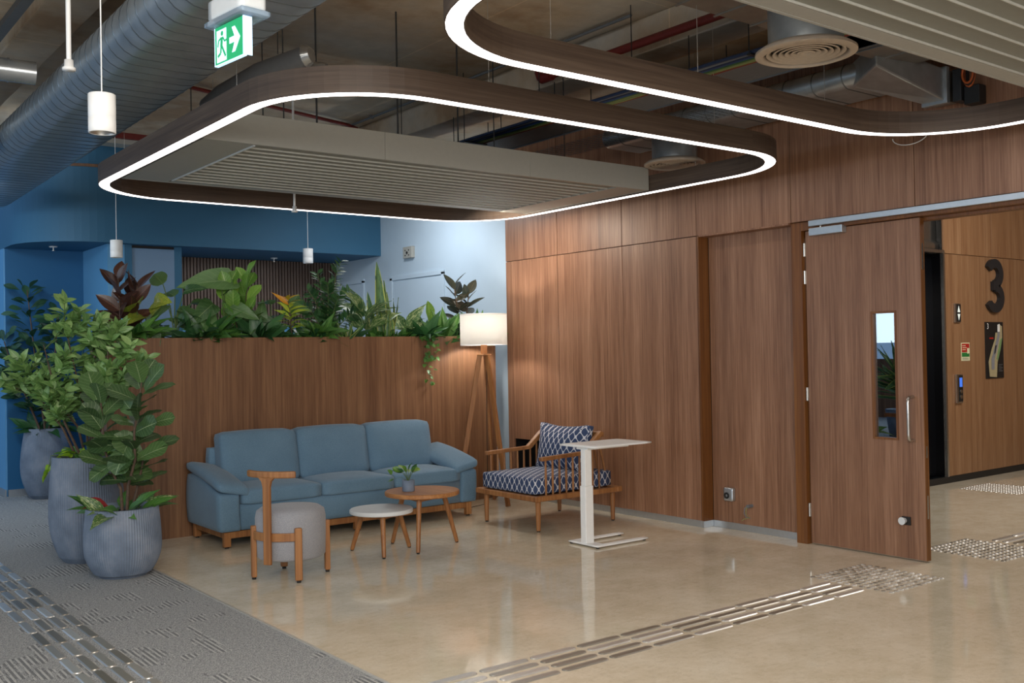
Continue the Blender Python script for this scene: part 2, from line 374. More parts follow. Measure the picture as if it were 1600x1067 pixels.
# ================================================================== THE SETTING
PY_ = 8.424; ZC = 3.85; WX = 6.416; RX = 6.535; CE = 2.347
struct(box(CE, -4, -0.1, 14, 17, 0).build('floor', 'stone'), 'polished beige stone floor with cloudy veins', 'floor')
struct(box(-6, -4, -0.1, CE-0.012, 17, 0.0).build('floor', 'carpet'), 'grey carpet floor with ribbed patches on the left', 'carpet')
struct(box(CE-0.012, PY_+0.462, -0.05, 6.5, 16, 0.002).build('floor', 'carpet'), 'grey carpet floor behind the planter wall', 'carpet')
struct(box(CE-0.016, -4, -0.1, CE, 8.42, 0.004).build('trim_1', 'trimmetal'), 'thin metal strip between grey carpet and beige stone', 'trim')
struct(box(-6, -4, ZC, 14, 11.17, ZC+0.25).build('ceiling', 'concrete'), 'bare stained concrete ceiling slab', 'ceiling')
struct(box(5.10, -4, 3.60, 5.42, 11.17, ZC).build('ceiling', 'concrete', bevel=0.01), 'concrete downstand beam beside the red pipe', 'beam')
struct(box(1.45, -4, 3.62, 1.75, 11.17, ZC).build('ceiling', 'concrete', bevel=0.01), 'concrete beam above the large spiral duct', 'beam')

# right wall of walnut panels, each panel proud of a dark backing
wr = struct(MB().box(WX+0.02, 5.76, 0, RX+0.2, 7.72, ZC).box(WX+0.02, 7.72, 0.66, RX+0.2, 8.443, ZC).box(WX+0.02, 7.72, 0, RX+0.2, 8.443, 0.20)
            .box(WX+0.02, -4, 2.47, RX+0.2, 5.76, ZC).box(RX+0.02, 4.84, 0, RX+0.2, 5.76, 2.47).box(WX+0.02, -4, 0, RX+0.2, 1.8, 2.47).box(RX+0.15, 7.72, 0.2, RX+0.2, 8.443, 0.66).box(WX+0.02, 8.36, 0.2, RX+0.15, 8.443, 0.66).build('wall_right', 'black'),
            'walnut panelled wall along the right side', 'wall')
G = 0.003
def wp(y0, y1, z0, z1, x=WX, th=0.02): box(x, y0+G, z0+G, x+th-0.0005, y1-G, z1-G).build('panel', 'walnut', wr, bevel=0.0012, seg=1)
ys = [8.443, 7.60, 6.683, 5.781, 4.816, 3.79, 2.82, 1.85, 0.88, -0.1, -1.1, -2.1, -3.1, -4.0]
for a, b in zip(ys[1:], ys[:-1]): wp(a, b, 2.45, ZC)
wp(8.343, 8.443, 0.037, 2.45); wp(7.60, 8.343, 0.60, 2.45); wp(7.60, 8.343, 0.037, 0.21); wp(6.683, 7.60, 0.037, 2.45); wp(5.781, 6.683, 0.037, 2.45)
for z0, z1 in ((0.2, 0.61),): box(WX+0.012, 7.60, z0, WX+0.02, 7.72, z1).build('panel', 'walnut', wr)
box(WX, 5.759, 0.037, RX, 5.781-G, 2.45).build('panel', 'jamb', wr)
wp(4.845, 5.757, 0.037, 2.45, RX)
wp(0.9, 1.8, 0.037, 2.45); wp(-0.1, 0.9, 0.037, 2.45); wp(-4, -0.1, 0.037, 2.45)
box(WX+0.001, 4.84, 2.44, RX, 5.757, 2.468).build('soffit_board', 'walnut', wr)
bb = struct(MB().box(WX-0.008, 5.781, 0, WX+0.018, 7.9, 0.055).box(WX-0.008, 5.75, 0, RX+0.01, 5.781, 0.055).box(RX-0.008, 4.845, 0, RX+0.018, 5.75, 0.055).box(WX-0.008, -4, 0, WX+0.018, 1.78, 0.055).build('baseboard_right', 'alu', bevel=0.002), 'brushed aluminium skirting below the walnut wall', 'skirting')

# white wall beyond, bulkhead, alcove
struct(box(6.50, 8.46, 0, 6.75, 14, ZC).build('wall_back_right', 'paleblue'), 'pale painted wall behind the plants and floor lamp', 'wall')
def wall_door(y0, y1, z, n, label):
    d = sthing('door_%d' % n, label, 'door', (6.50, 0, 0))
    MB().box(-0.02, y0, 0, 0.0, y0+0.05, z).box(-0.02, y1-0.05, 0, 0.0, y1, z).box(-0.02, y0, z-0.03, 0.0, y1, z+0.02).build('door_frame', 'paleblue', d, bevel=0.002)
    box(-0.006, y0+0.056, 0.01, 0, y1-0.056, z-0.036).build('door_leaf', 'paleblue', d)
    box(-0.05, y1-0.14, 1.0, -0.006, y1-0.12, 1.12).build('door_handle', 'steel', d)
wall_door(9.72, 10.93, 2.45, 2, 'pale blue flush door behind the snake plant')
wall_door(11.60, 12.25, 2.47, 3, 'narrow pale door beside the dark slatted wall')
fa = thing('alarm_sounder', 'small grey wall sounder box high on the pale wall', 'alarm', (6.5, 10.46, 2.73))
box(-0.05, -0.10, -0.065, 0, 0.10, 0.075).build('housing', 'panelwhite', fa, bevel=0.006)
for dy, dz in ((-0.04, 0.03), (0.04, 0.03), (-0.04, -0.03), (0.04, -0.03)): MB().tube([(-0.05, dy, dz), (-0.056, dy, dz)], 0.008).build('vent_hole', 'black', fa)
MB().tube([(-0.05, 0, 0), (-0.06, 0, 0)], 0.016).build('sounder_dome', 'black', fa)

SF = 2.755
# bulkhead with a rounded left return: offset curve in plan
def arc(cx, cy, r, a0, a1, n=14): return [(cx+r*math.cos(a0+(a1-a0)*i/n), cy+r*math.sin(a0+(a1-a0)*i/n)) for i in range(n+1)]
outer = [(6.5, 11.17)] + arc(3.12, 11.945, 0.775, -PI/2, -PI, 16) + [(2.345, 12.3), (2.345, 16)]
mb = MB(); n = len(outer)
poly = outer + [(6.5, 16)]
mb.prism(poly[::-1] if False else poly, SF, 3.55)
wb = struct(mb.build('wall_back', 'blue'), 'dark blue bulkhead above the alcove with rounded left end', 'wall')
poly2 = [(6.5, 11.19)] + arc(3.12, 11.965, 0.775, -PI/2, -PI, 16) + [(2.345, 16), (6.5, 16)]
MB().prism(poly2, 3.58, 4.1).build('upper_face', 'blue', wb)
MB().prism([(6.5, 11.155)] + arc(3.12, 11.94, 0.785, -PI/2, -PI, 16) + [(2.335, 16), (6.5, 16)], 3.55, 3.58).build('ledge_strip', 'walnut_warm', wb)
struct(box(2.345, 12.30, 0, 2.60, 16, SF).build('wall_left_blue', 'skyblue'), 'sky blue wall end left of the alcove', 'wall')
struct(box(2.36, 12.27, 0, 3.18, 12.45, SF).build('wall_alcove', 'deepblue'), 'deep blue alcove wall behind the tall pot', 'wall')
struct(box(3.18, 11.30, 0, 3.36, 12.45, SF).build('wall_alcove_side', 'skyblue'), 'light blue return wall inside the alcove', 'wall')
d4 = sthing('door_4', 'dusty blue flush door left of the slatted wall', 'door', (0, 11.30, 0))
box(3.36, 0, 0, 3.44, 0.2, SF).build('door_frame', 'blue', d4)
box(3.445, 0.03, 0.01, 3.915, 0.2, 2.725).build('door_leaf', 'dustblue', d4)
box(3.445, 0.04, 2.73, 3.915, 0.2, SF).build('shadow_gap', 'black', d4)
struct(box(3.915, 11.33, 0, 4.0, 12.36, SF).build('wall_alcove_end', 'blue'), 'blue wall end beside the dark slats', 'wall')
sl = struct(box(4.0, 12.40, 0, 6.5, 12.6, SF).build('wall_slatted', 'black'), 'dark walnut slatted wall behind the planter', 'wall')
mb = MB()
x = 4.01
while x < 6.48: mb.box(x, 12.35, 1.90, x+0.028, 12.399, SF-0.002); x += 0.042
M['darkslat'] = wood('dark_slat', '#4a3a31', '#5c4a3f', '#6d594b')
mb.build('slat', 'darkslat', sl, kind='stuff')
box(4.0, 12.33, 0, 6.5, 12.40, 1.89).build('lower_panel', 'skyblue', sl)
struct(MB().box(2.33, 12.28, 0, 2.345, 16, 0.08).box(2.36, 12.255, 0, 3.18, 12.27, 0.08).build('baseboard_left', 'alu'), 'metal skirting of the blue alcove', 'skirting')
def sprinkler(x, y, z, label):
    t = thing('fire_sprinkler', label, 'sprinkler', (x, y, z))
    MB().lathe([(0, 0), (0.045, 0), (0.04, -0.012), (0, -0.014)], n=20).build('escutcheon', 'plastic', t)
    MB().tube([(0, 0, -0.012), (0, 0, -0.045)], 0.007).cyl((0, 0), 0.018, -0.05, -0.046).build('nozzle', 'steel', t)
sprinkler(2.76, 11.84, SF, 'sprinkler head under the alcove soffit at left')
sprinkler(5.42, 12.0, SF, 'sprinkler head under the bulkhead before the slats')

# shell outside the view so that light behaves like a room
struct(box(-6.2, -4, 0, -6, 17, 1.22).build('wall_left', 'walnut_warm'), 'low wall under the windows on the left side', 'wall')
struct(box(-6.2, -4, 3.0, -6, 17, ZC).build('wall_left_top', 'paleblue'), 'wall band above the windows on the left side', 'wall')
wn = sthing('window_1', 'long window band in the left wall', 'window', (-6.1, 0, 0))
for i in range(11): box(-0.04, -4+i*2.1-0.04, 1.22, 0.04, -4+i*2.1+0.04, 3.0).build('mullion', 'black', wn)
struct(box(-6, -4.2, 0, 14, -4, ZC).build('wall_front', 'paleblue'), 'wall behind the viewer', 'wall')
struct(box(14, -4, 0, 14.2, 17, ZC).build('wall_lobby_end', 'walnut_lobby'), 'far end wall of the lift lobby', 'wall')
struct(box(-6, 16, 0, 6.5, 16.2, ZC).build('wall_far', 'blue'), 'far wall beyond the alcove', 'wall')

# ---- walnut planter partition
PY = 8.424
pt = sthing('wall_planter', 'walnut clad half height planter wall behind the sofa', 'planter wall')
box(CE, PY, 0, 6.248, PY+0.02, 1.672).build('front_panel', 'walnut_warm', pt, bevel=0.0015)
MB().box(CE, PY+0.021, 0, CE+0.02, PY+0.44, 1.672).box(6.228, PY+0.021, 0, 6.248, PY+0.44, 1.672).build('end_panel', 'walnut_warm', pt)
box(CE, PY+0.441, 0, 6.248, PY+0.46, 1.672).build('back_panel', 'walnut_warm', pt)
box(CE+0.021, PY+0.021, 1.50, 6.227, PY+0.44, 1.62).build('soil', 'soil', pt)

# ---- door 1
d1 = sthing('door_1', 'tall walnut door leaf with narrow glass panel', 'door', (6.47, 0, 0))
Y0, Y1 = 3.79, 4.727
g0, g1, gz0, gz1 = 3.985, 4.180, 0.835, 1.742
lf = MB().box(0, Y0, 0.012, 0.045, g0, 2.378).box(0, g1, 0.012, 0.045, Y1, 2.378).box(0, g0, 0.012, 0.045, g1, gz0).box(0, g0, gz1, 0.045, g1, 2.378)
lf.build('door_leaf', 'walnut', d1)
MB().box(-0.0012, Y0-0.004, 0.012, 0.046, Y0, 2.378).build('edge_lipping', 'jamb', d1)
b = 0.012
MB().box(-0.004, g0-b*0.3, gz0-b*0.3, 0.049, g0+b, gz1+b*0.3).box(-0.004, g1-b, gz0-b*0.3, 0.049, g1+b*0.3, gz1+b*0.3).box(-0.004, g0+b, gz0-b*0.3, 0.049, g1-b, gz0+b).box(-0.004, g0+b, gz1-b, 0.049, g1-b, gz1+b*0.3).build('glazing_bead', 'jamb', d1)
box(0.020, g0+b, gz0+b, 0.026, g1-b, gz1-b).build('pane', 'glass', d1)
MB().tube([(0, 3.865, 1.14), (-0.05, 3.865, 1.14), (-0.066, 3.865, 1.125), (-0.07, 3.865, 1.10), (-0.07, 3.865, 0.88), (-0.066, 3.865, 0.852), (-0.05, 3.865, 0.838), (0, 3.865, 0.838)], 0.011, 12).build('door_handle', 'steel', d1)
for z in (2.19, 1.98, 1.09, 0.21):
    h = MB().tube([(-0.006, 4.737, z), (-0.006, 4.737, z+0.10)], 0.008).box(-0.0015, 4.727, z, 0.0, 4.745, z+0.10).build('hinge', 'steel', d1)
cl = box(-0.06, 4.365, 2.335, -0.0015, 4.655, 2.392).build('door_closer', 'alu', d1, bevel=0.004)
MB().tube([(-0.03, 4.57, 2.392), (-0.03, 4.57, 2.412)], 0.008).box(-0.036, 4.26, 2.411, -0.026, 4.58, 2.417).build('arm', 'steel', cl)
kn = box(-0.012, 3.902, 0.245, 0, 3.967, 0.302).build('door_stop_plate', 'black', d1, bevel=0.002)
MB().tube([(-0.012, 3.945, 0.275), (-0.05, 3.945, 0.275)], [0.018, 0.027], 20).build('stop_disc', 'plastic', kn)
MB().box(0.012, Y0-0.0052, 2.02, 0.032, Y0-0.004, 2.2).box(0.014, Y0-0.0052, 0.30, 0.030, Y0-0.004, 0.46).box(0.014, Y0-0.0052, 0.72, 0.030, Y0-0.004, 0.80).build('edge_bolt', 'steel', d1)
fr = MB().box(-0.03, 4.745, 0, 0.13, 4.84, 2.45).build('door_jamb', 'jamb', d1, bevel=0.002)
MB().box(-0.03, 1.82, 2.383, 0.13, 4.745, 2.45).box(0.05, 1.82, 2.36, 0.13, 4.745, 2.383).build('door_head', 'jamb', d1, bevel=0.002)
box(-0.03, 1.80, 0, 0.13, 1.82, 2.45).build('door_jamb', 'jamb', d1)
MB().box(-0.075, 1.9, 2.405, -0.052, 4.645, 2.448).build('closer_rail', 'alu', d1, bevel=0.003)
MB().box(-0.051, 1.9, 2.409, -0.031, 4.64, 2.444).build('rail_bracket', 'alu', d1)

# ---- lift lobby
LY = 5.80
lw = struct(box(10.366, LY+0.02, 0, 14, LY+0.3, ZC).build('wall_lobby', 'black'), 'walnut panelled wall of the lift lobby', 'wall')
for x0, x1 in ((10.366, 11.40), (11.40, 12.45), (12.45, 14)):
    box(x0+G, LY, 2.486+G, x1-G, LY+0.0195, ZC).build('panel', 'walnut_lobby', lw, bevel=0.001, seg=1)
for x0, x1 in ((10.366, 12.9), (12.9, 14)):
    box(x0+G, LY, 0.072, x1-G, LY+0.0195, 2.486-G).build('panel', 'walnut_lobby', lw, bevel=0.001, seg=1)
struct(box(6.9, LY-0.0, 0, 14, LY+0.019, 0.07).build('baseboard_lobby', 'black'), 'black plinth along the lift lobby wall', 'skirting')
lp = sthing('door_5', 'black lift door recess with steel surround', 'door', (0, LY, 0))
box(10.336, -0.012, 0.07, 10.366, 0.02, 2.50).build('edge_trim', 'steel', lp)
box(9.3, 0.10, 0.07, 10.336, 0.12, 2.486).build('door_leaf', 'blackgloss', lp)
box(9.3, -0.01, 2.486, 10.366, 0.1, 2.52).build('door_head', 'steel', lp)
box(10.300, 0.005, 0.07, 10.335, 0.1, 2.486).build('side_reveal', 'blackgloss', lp)
def steelw(p): return (p[0], p[1]-0.05*math.sin((p[0]-9.3)*5)*(1 if p[2] > 2.6 else 0.2), p[2])
MB().rbox((9.83, 0.06, 2.70), (1.06, 0.04, 0.34), 0.005, 10, warp=steelw).build('over_panel', 'steel', lp)
struct(box(6.9, LY+0.125, 0, 9.3, LY+0.3, ZC).build('wall_lobby_left', 'black'), 'dark wall beside the lift door', 'wall')
struct(box(9.3, LY+0.125, 2.9, 10.366, LY+0.3, ZC).build('wall_lobby_top', 'walnut_lobby'), 'walnut panel above the lift door', 'wall')

def text_obj(body, loc, rot, size, mat, depth=0.0, parent=None, name='lettering', align='CENTER', sx=1.0):
    cu_ = bpy.data.curves.new(name, 'FONT'); cu_.body = body; cu_.size = size; cu_.extrude = depth; cu_.align_x = align; cu_.align_y = 'CENTER'; cu_.offset = 0.0
    tmp = bpy.data.objects.new(name, cu_); COL.objects.link(tmp)
    dg = bpy.context.evaluated_depsgraph_get(); me = bpy.data.meshes.new_from_object(tmp.evaluated_get(dg)); bpy.data.objects.remove(tmp)
    me.materials.clear(); me.materials.append(M[mat])
    o = bpy.data.objects.new(name, me); COL.objects.link(o); o.location = loc; o.rotation_euler = rot; o.scale = (sx, 1, 1)
    if parent: o.parent = parent
    return o
RF = (PI/2, 0, 0)          # text on a wall facing -Y
t3 = thing('floor_number', 'large charcoal raised number 3 on the lobby wall', 'sign', (11.40, LY, 2.158))
mb = MB()
def stroke(cx, cz, rx, rz, a0, a1, w, n=26):
    o_, i_ = [], []
    for k in range(n+1):
        a = math.radians(a0+(a1-a0)*k/n); o_.append((cx+(rx+w/2)*math.cos(a), cz+(rz+w/2)*math.sin(a))); i_.append((cx+(rx-w/2)*math.cos(a), cz+(rz-w/2)*math.sin(a)))
    vs = [(x, -0.04, z) for x, z in o_+i_] + [(x, 0, z) for x, z in o_+i_]; m = n+1; fs = []
    for k in range(n): fs += [(k, k+1, m+k+1, m+k), (2*m+k, 3*m+k, 3*m+k+1, 2*m+k+1), (k, 2*m+k, 2*m+k+1, k+1), (m+k, m+k+1, 3*m+k+1, 3*m+k)]
    fs += [(0, m, 3*m, 2*m), (n, 2*m+n, 3*m+n, m+n)]; return vs, fs
mb.add(*stroke(0.0, 0.137, 0.135, 0.120, 152, -90, 0.10)); mb.add(*stroke(0.0, -0.137, 0.148, 0.120, 90, -152, 0.10))
mb.box(-0.045, -0.0404, -0.050, 0.078, 0, 0.050)
mb.build('numeral', 'charcoal', t3)
fm = thing('floor_map', 'black floor plan board under the number 3', 'sign', (11.40, LY, 1.424))
box(-0.2, -0.012, -0.321, 0.2, 0, 0.321).build('board', 'black', fm, bevel=0.002)
M['map_tan'] = plain('map_tan', '#b3a682', 0.5); M['map_green'] = plain('map_green', '#7d9a68', 0.5); M['map_grey'] = plain('map_grey', '#8b8c92', 0.5)
def mp(poly, mat, y, name): MB().prism([(x, z) for x, z in poly], 0, 0.0015, Matrix.Translation((0, y, 0)) @ Matrix.Rotation(PI/2, 4, 'X')).build(name, mat, fm)
mp([(0.10, 0.30), (0.17, 0.27), (0.17, 0.14), (0.11, 0.0), (0.05, -0.14), (0.03, -0.31), (-0.13, -0.30), (-0.15, -0.13), (-0.07, 0.02), (0.0, 0.12), (0.02, 0.2), (0.07, 0.2)], 'map_tan', -0.0135, 'map_plan')
mp([(0.12, 0.12), (0.17, 0.14), (0.12, 0.0), (0.06, -0.12), (0.03, -0.1)], 'map_green', -0.015, 'map_zone')
mp([(0.06, 0.29), (0.11, 0.3), (0.11, 0.17), (0.05, 0.02), (-0.02, -0.10), (-0.03, -0.22), (-0.09, -0.22), (-0.09, -0.1), (-0.01, 0.04), (0.06, 0.17)], 'map_grey', -0.0165, 'map_core')
mp([(0.06, 0.29), (0.11, 0.3), (0.11, 0.21), (0.06, 0.21)], 'white', -0.018, 'map_room')
mp([(0.0, 0.05), (0.035, 0.06), (0.0, -0.03), (-0.03, -0.05)], 'charcoal', -0.018, 'map_room')
mp([(-0.12, 0.145), (-0.03, 0.145), (-0.03, 0.128), (-0.12, 0.128)], 'sign_red', -0.0135, 'map_marker')
text_obj('3', (-0.15, -0.0135, 0.27), RF, 0.09, 'white', parent=fm, name='map_number')
for i in range(5): box(0.08, -0.0135, -0.17-i*0.018, 0.08+(0.06 if i % 2 else 0.09), -0.012, -0.165-i*0.018).build('map_legend', 'cable_grey', fm)
li = thing('lift_indicator', 'narrow steel lift indicator with up and down arrows', 'indicator', (10.60, LY, 1.84))
box(-0.06, -0.02, -0.105, 0.06, 0, 0.105).build('plate', 'steel', li, bevel=0.004)
box(-0.03, -0.022, -0.095, 0.055, -0.02, 0.095).build('display', 'black', li)
MB().prism([(-0.012, 0.01), (0.038, 0.01), (0.013, 0.08)], 0, 0.002, Matrix.Translation((0, -0.022, 0)) @ Matrix.Rotation(PI/2, 4, 'X')).build('arrow', 'bmap', li)
MB().prism([(-0.012, -0.01), (0.013, -0.08), (0.038, -0.01)], 0, 0.002, Matrix.Translation((0, -0.022, 0)) @ Matrix.Rotation(PI/2, 4, 'X')).build('arrow', 'bmap', li)
fs_ = thing('fire_notice', 'small red and green fire action notice on the lobby wall', 'sign', (10.77, LY, 1.414))
box(-0.09, -0.004, -0.1, 0.09, 0, 0.1).build('plate', 'sign_cream', fs_)
box(-0.08, -0.0055, -0.005, 0.08, -0.004, 0.09).build('red_band', 'sign_red', fs_)
box(-0.08, -0.0055, -0.055, 0.08, -0.004, -0.01).build('green_band', 'sign_green', fs_)
box(0.03, -0.007, -0.02, 0.075, -0.0055, 0.04).build('pictogram', 'sign_cream', fs_)
for i in range(3): box(-0.07, -0.007, 0.02+i*0.022, -0.0+0.02*(i % 2), -0.0055, 0.027+i*0.022).build('text_line', 'sign_cream', fs_)
for i in range(3): box(-0.07, -0.0052, -0.07-i*0.01, 0.06, -0.004, -0.067-i*0.01).build('text_line', 'cable_grey', fs_)
cp = thing('lift_call_panel', 'steel lift call panel with a blue display and two buttons', 'call panel', (10.597, LY, 1.012))
box(-0.065, -0.025, -0.157, 0.065, 0, 0.157).build('plate', 'steel', cp, bevel=0.004)
box(-0.03, -0.027, -0.14, 0.06, -0.025, 0.145).build('face', 'black', cp)
box(-0.01, -0.0285, 0.02, 0.045, -0.027, 0.12).build('display', 'screen', cp)
for z in (-0.03, -0.09): MB().tube([(0.017, -0.027, z), (0.017, -0.034, z)], 0.02, 16).build('button', 'steel', cp)

# ---- wall socket plate and capped conduit on the recessed wall
so = thing('door_release', 'square silver door release box low on the recessed panel', 'switch', (RX, 5.563, 0.29))
MB().rbox((-0.02, 0, 0), (0.04, 0.10, 0.11), 0.008, 6).build('housing', 'alu', so)
MB().lathe([(0.012, 0), (0.026, 0), (0.026, 0.006), (0.012, 0.006), (0.012, 0)], n=24).build('ring', 'rubber', so).matrix_local = Matrix.Translation((-0.040, 0.012, -0.01)) @ Matrix.Rotation(-PI/2, 4, 'Y')
wc = thing('conduit_stub', 'short conduit stub with loose earth wires on recessed panel', 'conduit', (RX, 5.345, 0.216))
MB().tube([(0, 0, 0), (-0.06, 0.0, 0)], 0.014, 14).build('conduit', 'cable_grey', wc)
MB().tube([(-0.055, 0, 0), (-0.085, 0.005, -0.01), (-0.09, 0.01, -0.05), (-0.08, 0.0, -0.085), (-0.06, -0.03, -0.09)], 0.004, 6).build('wire', 'cable_grey', wc)
MB().tube([(-0.055, 0.003, 0), (-0.08, -0.005, -0.02), (-0.085, -0.005, -0.06), (-0.075, -0.03, -0.085), (-0.07, 0.03, -0.105), (-0.07, 0.05, -0.12)], 0.003, 6).build('wire', 'cable_lime', wc)

# ================================================================== CEILING SERVICES
def rrect(x0, y0, x1, y1, r, n=14):
    p = []
    for cx, cy, a in ((x1-r, y0+r, -PI/2), (x1-r, y1-r, 0), (x0+r, y1-r, PI/2), (x0+r, y0+r, PI)):
        for i in range(n+1): p.append((cx+r*math.cos(a+PI/2*i/n), cy+r*math.sin(a+PI/2*i/n)))
    return p
def band(outer_, inner_, z0, z1):
    mb = MB(); n = len(outer_)
    vs = [(x, y, z0) for x, y in outer_] + [(x, y, z0) for x, y in inner_] + [(x, y, z1) for x, y in outer_] + [(x, y, z1) for x, y in inner_]
    fs = []
    for i in range(n):
        j = (i+1) % n
        fs += [(i, n+i, n+j, j), (2*n+i, 2*n+j, 3*n+j, 3*n+i), (i, j, 2*n+j, 2*n+i), (n+i, 3*n+i, 3*n+j, n+j)]
    mb.add(vs, fs); return mb
def ring(y0, y1, label, wires):
    X0, X1 = 2.10, 6.05; cx, cy = (X0+X1)/2, (y0+y1)/2; R_ = 0.72; hx, hy = (X1-X0)/2, (y1-y0)/2
    t = thing('ring_light', label, 'light', (cx, cy, 2.80))
    def off(d): return rrect(-hx+d, -hy+d, hx-d, hy-d, R_-d)
    casing = band(off(0), off(0.006), 0.0, 0.135)
    cs = [casing.build('casing', 'ringwood', t), band(off(0.079), off(0.085), 0.0, 0.135).build('casing', 'ringwood', t)]
    for c in cs:
        o0 = off(0); n = len(o0); acc = [0.0]
        for i in range(n): acc.append(acc[-1]+(Vector(o0[(i+1) % n])-Vector(o0[i])).length)
        uv = c.data.uv_layers.new(name='UVMap')
        for p in c.data.polygons:
            ids = [v % n for v in p.vertices]; wrap = max(ids)-min(ids) > 2
            for li in p.loop_indices:
                v = c.data.loops[li].vertex_index; k = v % n; u = acc[n] if (wrap and k == 0) else acc[k]
                uv.data[li].uv = (u, c.data.vertices[v].co.z + (0.3 if (v//n) % 2 else 0))
    band(off(0.0065), off(0.0785), 0.115, 0.133).build('top_tray', 'black', t)
    band(off(0.0065), off(0.0785), 0.001, 0.012).build('diffuser', 'led', t)
    for (x, y) in wires:
        MB().tube([(x-cx, y-cy, 0.133), (x-cx, y-cy, ZC-2.80)], 0.0016, 5).build('suspension_cable', 'steel', t)
    return t
ring(4.29, 8.30, 'square rounded wood ring light hanging above the sofa group', [(2.15, 5.2), (2.15, 7.2), (3.2, 4.33), (5.0, 4.33), (6.0, 5.4), (6.0, 7.2), (3.2, 8.25), (5.0, 8.25)])
ring(-0.36, 3.62, 'square rounded wood ring light nearest the viewer', [(3.0, 3.57), (4.0, 3.57), (5.1, 3.57), (6.0, 2.2), (2.15, 2.0)])

def slat_panel(y0, y1, label, rods):
    X0, X1, zb, zt = 2.215, 5.955, 2.81, 2.995
    t = thing('ceiling_slat_panel', label, 'ceiling panel', (X0, y0, zb)); L = X1-X0; D = y1-y0; H = zt-zb
    for i in range(3): box(L*i/3+0.001, 0, 0, L*(i+1)/3-0.001, 0.015, H).build('fascia', 'panelwhite', t, bevel=0.001, seg=1)
    box(0, D-0.015, 0, L, D, H).build('fascia', 'panelwhite', t)
    box(0, 0.0155, 0, 0.012, D-0.0155, H).build('end_fascia', 'panelwhite', t); box(L-0.012, 0.0155, 0, L, D-0.0155, H).build('end_fascia', 'panelwhite', t)
    box(0.0125, 0.0155, 0.002, 0.325, D-0.0155, 0.012).build('end_sheet', 'panelwhite', t); box(L-0.325, 0.0155, 0.002, L-0.0125, D-0.0155, 0.012).build('end_sheet', 'panelwhite', t)
    box(0.33, 0.045, -0.003, 0.345, D-0.1, 0.012).build('end_trim', 'plastic', t)
    box(0.3455, D-0.10, 0.002, L-0.3255, D-0.0155, 0.012).build('edge_sheet', 'panelwhite', t)
    box(0.3255, 0.0155, 0.003, L-0.3255, 0.04, 0.012).build('edge_sheet', 'panelwhite', t)
    n = int((D-0.14)/0.1125); p = (D-0.142)/n; me = None
    for i in range(n):
        if me is None:
            o = MB().box(0, 0.0, 0.012, L-0.672, p-0.008, 0.018).build('slat', 'slatgrey', t); me = o.data; o.location = (0.346, 0.041, 0); lip = box(0, p-0.0079, 0.002, L-0.672, p-0.003, 0.03).build('slat_lip', 'sliplip', o); me2 = lip.data
        else: o = share('slat', me, t, Matrix.Translation((0.346, 0.041+p*i, 0))); share('slat_lip', me2, o, Matrix.Identity(4))
    box(0.0125, 0.0155, 0.05, L-0.0125, D-0.0155, 0.056).build('backing', 'cable_grey', t)
    for (x, y, r) in rods: MB().tube([(x-X0, y-y0, 0.056), (x-X0, y-y0, ZC-zb)], r, 6).build('hanger_rod', 'black', t)
    return t
slat_panel(5.87, 7.50, 'off white slatted ceiling panel inside the far ring light', [(2.99, 5.93, .006), (3.60, 5.93, .006), (4.10, 5.93, .006), (4.42, 5.93, .0045), (5.10, 5.93, .0045), (2.76, 5.93, .004), (2.62, 5.93, .004), (2.7, 7.4, .004), (5.6, 7.4, .004)])
slat_panel(0.90, 2.48, 'off white slatted ceiling panel in the near ring light', [(3.0, 2.3, .005), (2.6, 1.2, .005)])

# flat-oval spiral ducts
def oval_section(xc0, xc1, zc, r, n=10):
    p = [(xc1+r*math.sin(PI*i/n), zc-r*math.cos(PI*i/n)) for i in range(n+1)]
    p += [(xc0-r*math.sin(PI*i/n), zc+r*math.cos(PI*i/n)) for i in range(n+1)]
    return p
def oval_duct(name, label, x0, x1, zc, r, ya, yb, drift, pitch, rib=0.0022):
    t = thing(name, label, 'duct', (0, 0, 0)); mb = MB(); ribs = MB()
    def rg(y, g=0.0): dx = drift*(y-ya)/(yb-ya); return [(x+dx, y, z) for x, z in oval_section(x0, x1, zc, r+g)]
    a = rg(ya); b = rg(yb); n = len(a)
    mb.add(a+b, [(i, (i+1) % n, n+(i+1) % n, n+i) for i in range(n)], True); mb.add(a, [tuple(range(n))]); mb.add(b, [tuple(range(n))[::-1]])
    mb.build('duct_body', 'duct', t)
    y = ya+0.05; base = None
    while y < yb-0.03:
        q = [rg(y-0.005, 0), rg(y-0.002, rib), rg(y+0.002, rib), rg(y+0.005, 0)]
        m2 = MB(); m2.add([v for k in q for v in k], [(k*n+i, k*n+(i+1) % n, (k+1)*n+(i+1) % n, (k+1)*n+i) for k in range(3) for i in range(n)], True)
        m2.build('seam_rib', 'seam', t); y += pitch
    return t
big = oval_duct('air_duct', 'long flat oval spiral duct running away at upper left', 1.61, 1.96, 3.197, 0.147, 0.8, 11.15, 0.13, 0.13)
sd = oval_duct('air_duct', 'flat oval spiral duct beside the walnut wall', 5.97, 6.325, 3.318, 0.082, 3.70, 6.35, 0.0, 0.24, 0.004)
M['sheet'] = duct_mat('galvanised_sheet', '#9d9890', 'X', 0.5, 0.4)
rd = thing('air_duct', 'rectangular sheet metal duct above the near ceiling panel', 'duct', (0, 0, 0))
box(3.45, 1.6, 3.30, 6.0, 3.62, 3.62).build('duct_body', 'sheet', rd, bevel=0.01)
for i in range(8): MB().box(3.6+i*0.3, 1.59, 3.292, 3.612+i*0.3, 3.63, 3.3).build('seam_rib', 'sheet', rd)
tr = thing('duct_transition', 'folded metal duct transition reaching the wall damper', 'duct', (0, 0, 0))
